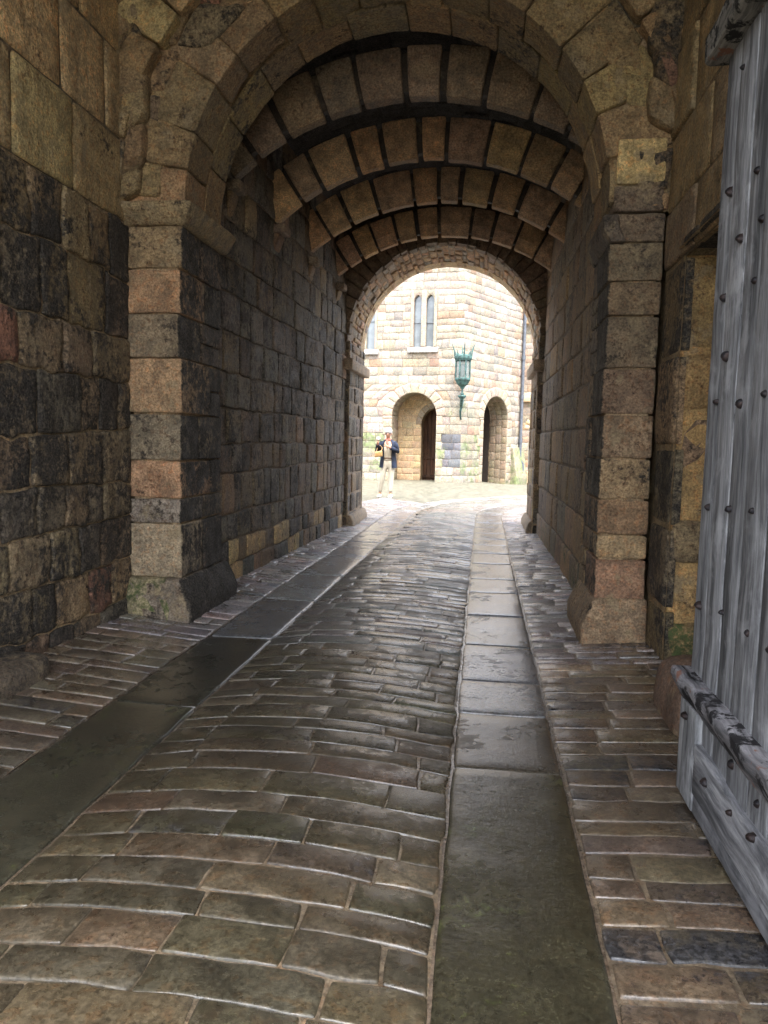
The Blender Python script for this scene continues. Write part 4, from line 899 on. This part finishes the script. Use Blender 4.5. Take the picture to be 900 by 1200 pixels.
# face, hair
mb = MB(); mb.ball((0, -.035, 1.735), (.098, .112, .09), n=14, amp=.012, fr=30); mb.ball((0, .02, 1.68), (.088, .085, .1), n=12, amp=.012, fr=30); mb.build('hair', M_HAIR, PE, local=True)
mb = MB()
for s_ in (-1, 1): mb.ball((s_*.03, -.135, 1.665), (.014, .01, .009), n=8)
mb.tube([(-.075, -.10, 1.672), (-.05, -.142, 1.668), (0, -.15, 1.668), (.05, -.142, 1.668), (.075, -.10, 1.672)], .006, 6); mb.build('glasses', plain('dark_glasses', (.03, .025, .025), .3), PE, local=True)
for nm, c, r in (('nose', (0, -.152, 1.645), (.014, .02, .024)), ('mouth', (0, -.135, 1.61), (.026, .012, .008)), ('ear', (-.083, -.05, 1.655), (.012, .025, .034)), ('ear', (.083, -.05, 1.655), (.012, .025, .034))):
    mb = MB(); mb.ball(c, r, n=8); mb.build(nm, M_SKIN, PE, local=True)
# clothes
def shell(name, secs, mat, a0, a1, n=28, th=.012):
    mb = MB(); ang = np.linspace(a0, a1, n); rows = []
    for z, rx, ry, cx, cy in secs:
        fold = 1 + .03*np.sin(ang*7 + z*9)
        rows.append(np.stack([cx + rx*fold*np.sin(ang), cy - ry*fold*np.cos(ang), np.full(n, z)], 1))
    P = np.array(rows); Q = P.copy(); cen = np.array([[(s_[3], s_[4], s_[0])] for s_ in secs]); Q = P + (cen - P)*[1, 1, 0]*.09
    closed = np.concatenate([P, Q[::-1], P[:1]]); mb.grid(closed)
    for e in (0, -1): mb.grid(np.stack([P[:, e], Q[:, e]], 1))
    return mb.build(name, mat, PE, local=True)
shell('shirt', [(.98, .15, .115, 0, 0), (1.1, .145, .112, 0, 0), (1.3, .17, .125, 0, -.01), (1.44, .14, .10, 0, 0), (1.5, .075, .07, 0, -.01)], M_SHIRT, -math.pi, math.pi)
shell('jacket', [(.78, .235, .16, 0, .01), (.95, .215, .155, 0, .01), (1.12, .195, .145, 0, .005), (1.3, .205, .15, 0, 0), (1.40, .215, .14, 0, 0), (1.46, .18, .115, 0, .0), (1.52, .085, .08, 0, 0)], M_JACK, R_(32), R_(328))
for A in (RA, LAa):
    a, b, c = (Vector(x) for x in A[:3]); sg = -1 if a.x < 0 else 1
    mb = MB(); pts = [a + Vector((-sg*.03, 0, .015)), a + (b-a)*.3, a + (b-a)*.7, b + Vector((sg*.005, .01, -.005)), b + (c-b)*.35, b + (c-b)*.9]
    mb.tube(pts, [.075, .078, .068, .064, .058, .047], 12); mb.build('sleeve', M_JACK, PE, local=True)
skin('trousers', [((0, 0, .96), (.158, .12)), ((0, 0, 1.05), (.15, .115)), ((-.095, 0, .82), .10), ((-.15, -.04, .50), .075), ((-.20, .0, .12), .06), ((.095, 0, .82), .10), ((.095, -.02, .5), .075), ((.085, -.06, .12), .06)], [(0, 1), (0, 2), (2, 3), (3, 4), (0, 5), (5, 6), (6, 7)], M_TROU, PE)
mb = MB()
mb.lathe([(.158, 1.01), (.16, 1.045), (.15, 1.05)], n=24); Q = mb.v[0]; Q[:, 1] *= .78; mb.build('belt', M_BELT, PE, local=True)
for fx, fy in ((-.205, -.05), (.09, -.11)):
    mb = MB(); mb.rbox(fx-.05, fx+.05, fy-.13, fy+.13, .0, .095, r=.04, amp=.003, step=.04, warp=lambda Q, fy=fy: np.stack([Q[:, 0], Q[:, 1], Q[:, 2]*np.clip(.62 + (Q[:, 1]-fy+.1)*2.2, .6, 1.05)], 1)); mb.build('shoe', M_SHOE, PE, local=True)
mb = MB(); mb.lathe([(.062, 1.46), (.08, 1.48), (.085, 1.51), (.07, 1.54), (.06, 1.53)], n=16); Q = mb.v[0]; Q[:, 1] -= .02; mb.tube([(-.02, -.1, 1.5), (-.01, -.145, 1.42), (.0, -.15, 1.33)], [.03, .035, .03], 8); mb.build('scarf', M_SCARF, PE, local=True)
# held things
HB = thing('handbag', 'small tan leather handbag hanging at the elbow of the person', 'handbag', (PX - .22, PY - .2, 1.06))
mb = MB(); mb.rbox(-.11, .1, -.05, .05, .0, .15, r=.03, amp=.004, step=.04, warp=lambda Q: np.stack([Q[:, 0]*(1.05 - Q[:, 2]*1.2), Q[:, 1], Q[:, 2] + Q[:, 0]*.15], 1)); mb.build('body', M_BAG, HB, local=True)
mb = MB(); mb.tube([(-.07, 0, .13), (-.04, .04, .24), (.02, .09, .3), (.08, .06, .24), (.07, 0, .15)], .009, 6); mb.build('strap', M_BAG, HB, local=True)
mb = MB(); mb.ball((0, 0, 0), (.05, .03, .05), n=10, amp=.02, fr=25); o = mb.build('white_tissue', M_CLOTH, None); o.location = (PX - .235, PY - .225, 1.535); tag(o, 'crumpled white tissue held up in the raised hand of the person', 'tissue')

# ================================================================== LIGHT, CAMERA
w = bpy.data.worlds.new('World'); scene.world = w; w.use_nodes = True; nt = w.node_tree
sky = mk(nt, 'ShaderNodeTexSky'); sky.sky_type = 'NISHITA'; sky.sun_disc = False; EL, AZ = R_(70), R_(165)
sky.sun_elevation = EL; sky.sun_rotation = AZ; sky.dust_density = 3.; sky.air_density = 1.
hs = mk(nt, 'ShaderNodeHueSaturation'); hs.inputs['Saturation'].default_value = .45; nt.links.new(sky.outputs[0], hs.inputs['Color'])
bg = nt.nodes['Background']; nt.links.new(hs.outputs[0], bg.inputs[0]); bg.inputs[1].default_value = .15
sd = bpy.data.lights.new('sun', 'SUN'); sd.energy = 1.5; sd.angle = R_(40); sd.color = (1, .96, .9); so = bpy.data.objects.new('sun', sd); COL.objects.link(so)
to = Vector((math.sin(AZ)*math.cos(EL), math.cos(AZ)*math.cos(EL), math.sin(EL)))
so.rotation_euler = to.to_track_quat('Z', 'Y').to_euler(); so.location = (0, 0, 30)
F = 870.; RO = R_(1.2); VPx, VPy = 566., 518.
a_ = Vector((VPx-450, 600-VPy, -F)).normalized(); s_, c_ = math.sin(RO), math.cos(RO); u_ = Vector((s_, c_, -(a_.x*s_ + a_.y*c_)/a_.z)).normalized(); r_ = a_.cross(u_)
rot = Matrix((r_, a_, u_))          # camera axes expressed in the world: rows are world X, Y, Z in camera space
cam = bpy.data.cameras.new('camera'); co = bpy.data.objects.new('camera', cam); COL.objects.link(co); scene.camera = co
co.matrix_world = Matrix.Translation((0, 0, 1.5)) @ rot.to_4x4()
cam.sensor_fit = 'VERTICAL'; cam.sensor_height = 36; cam.lens = 36*F/1200; cam.clip_start = .05; cam.clip_end = 1000
scene.view_settings.view_transform = 'Standard'; scene.view_settings.look = 'None'; scene.view_settings.gamma = 1; scene.view_settings.use_curve_mapping = False
scene.view_settings.exposure = 3.2
scene.render.engine = 'CYCLES'; scene.cycles.use_denoising = True; scene.cycles.max_bounces = 10; scene.cycles.diffuse_bounces = 6
scene.cycles.sample_clamp_indirect = 8
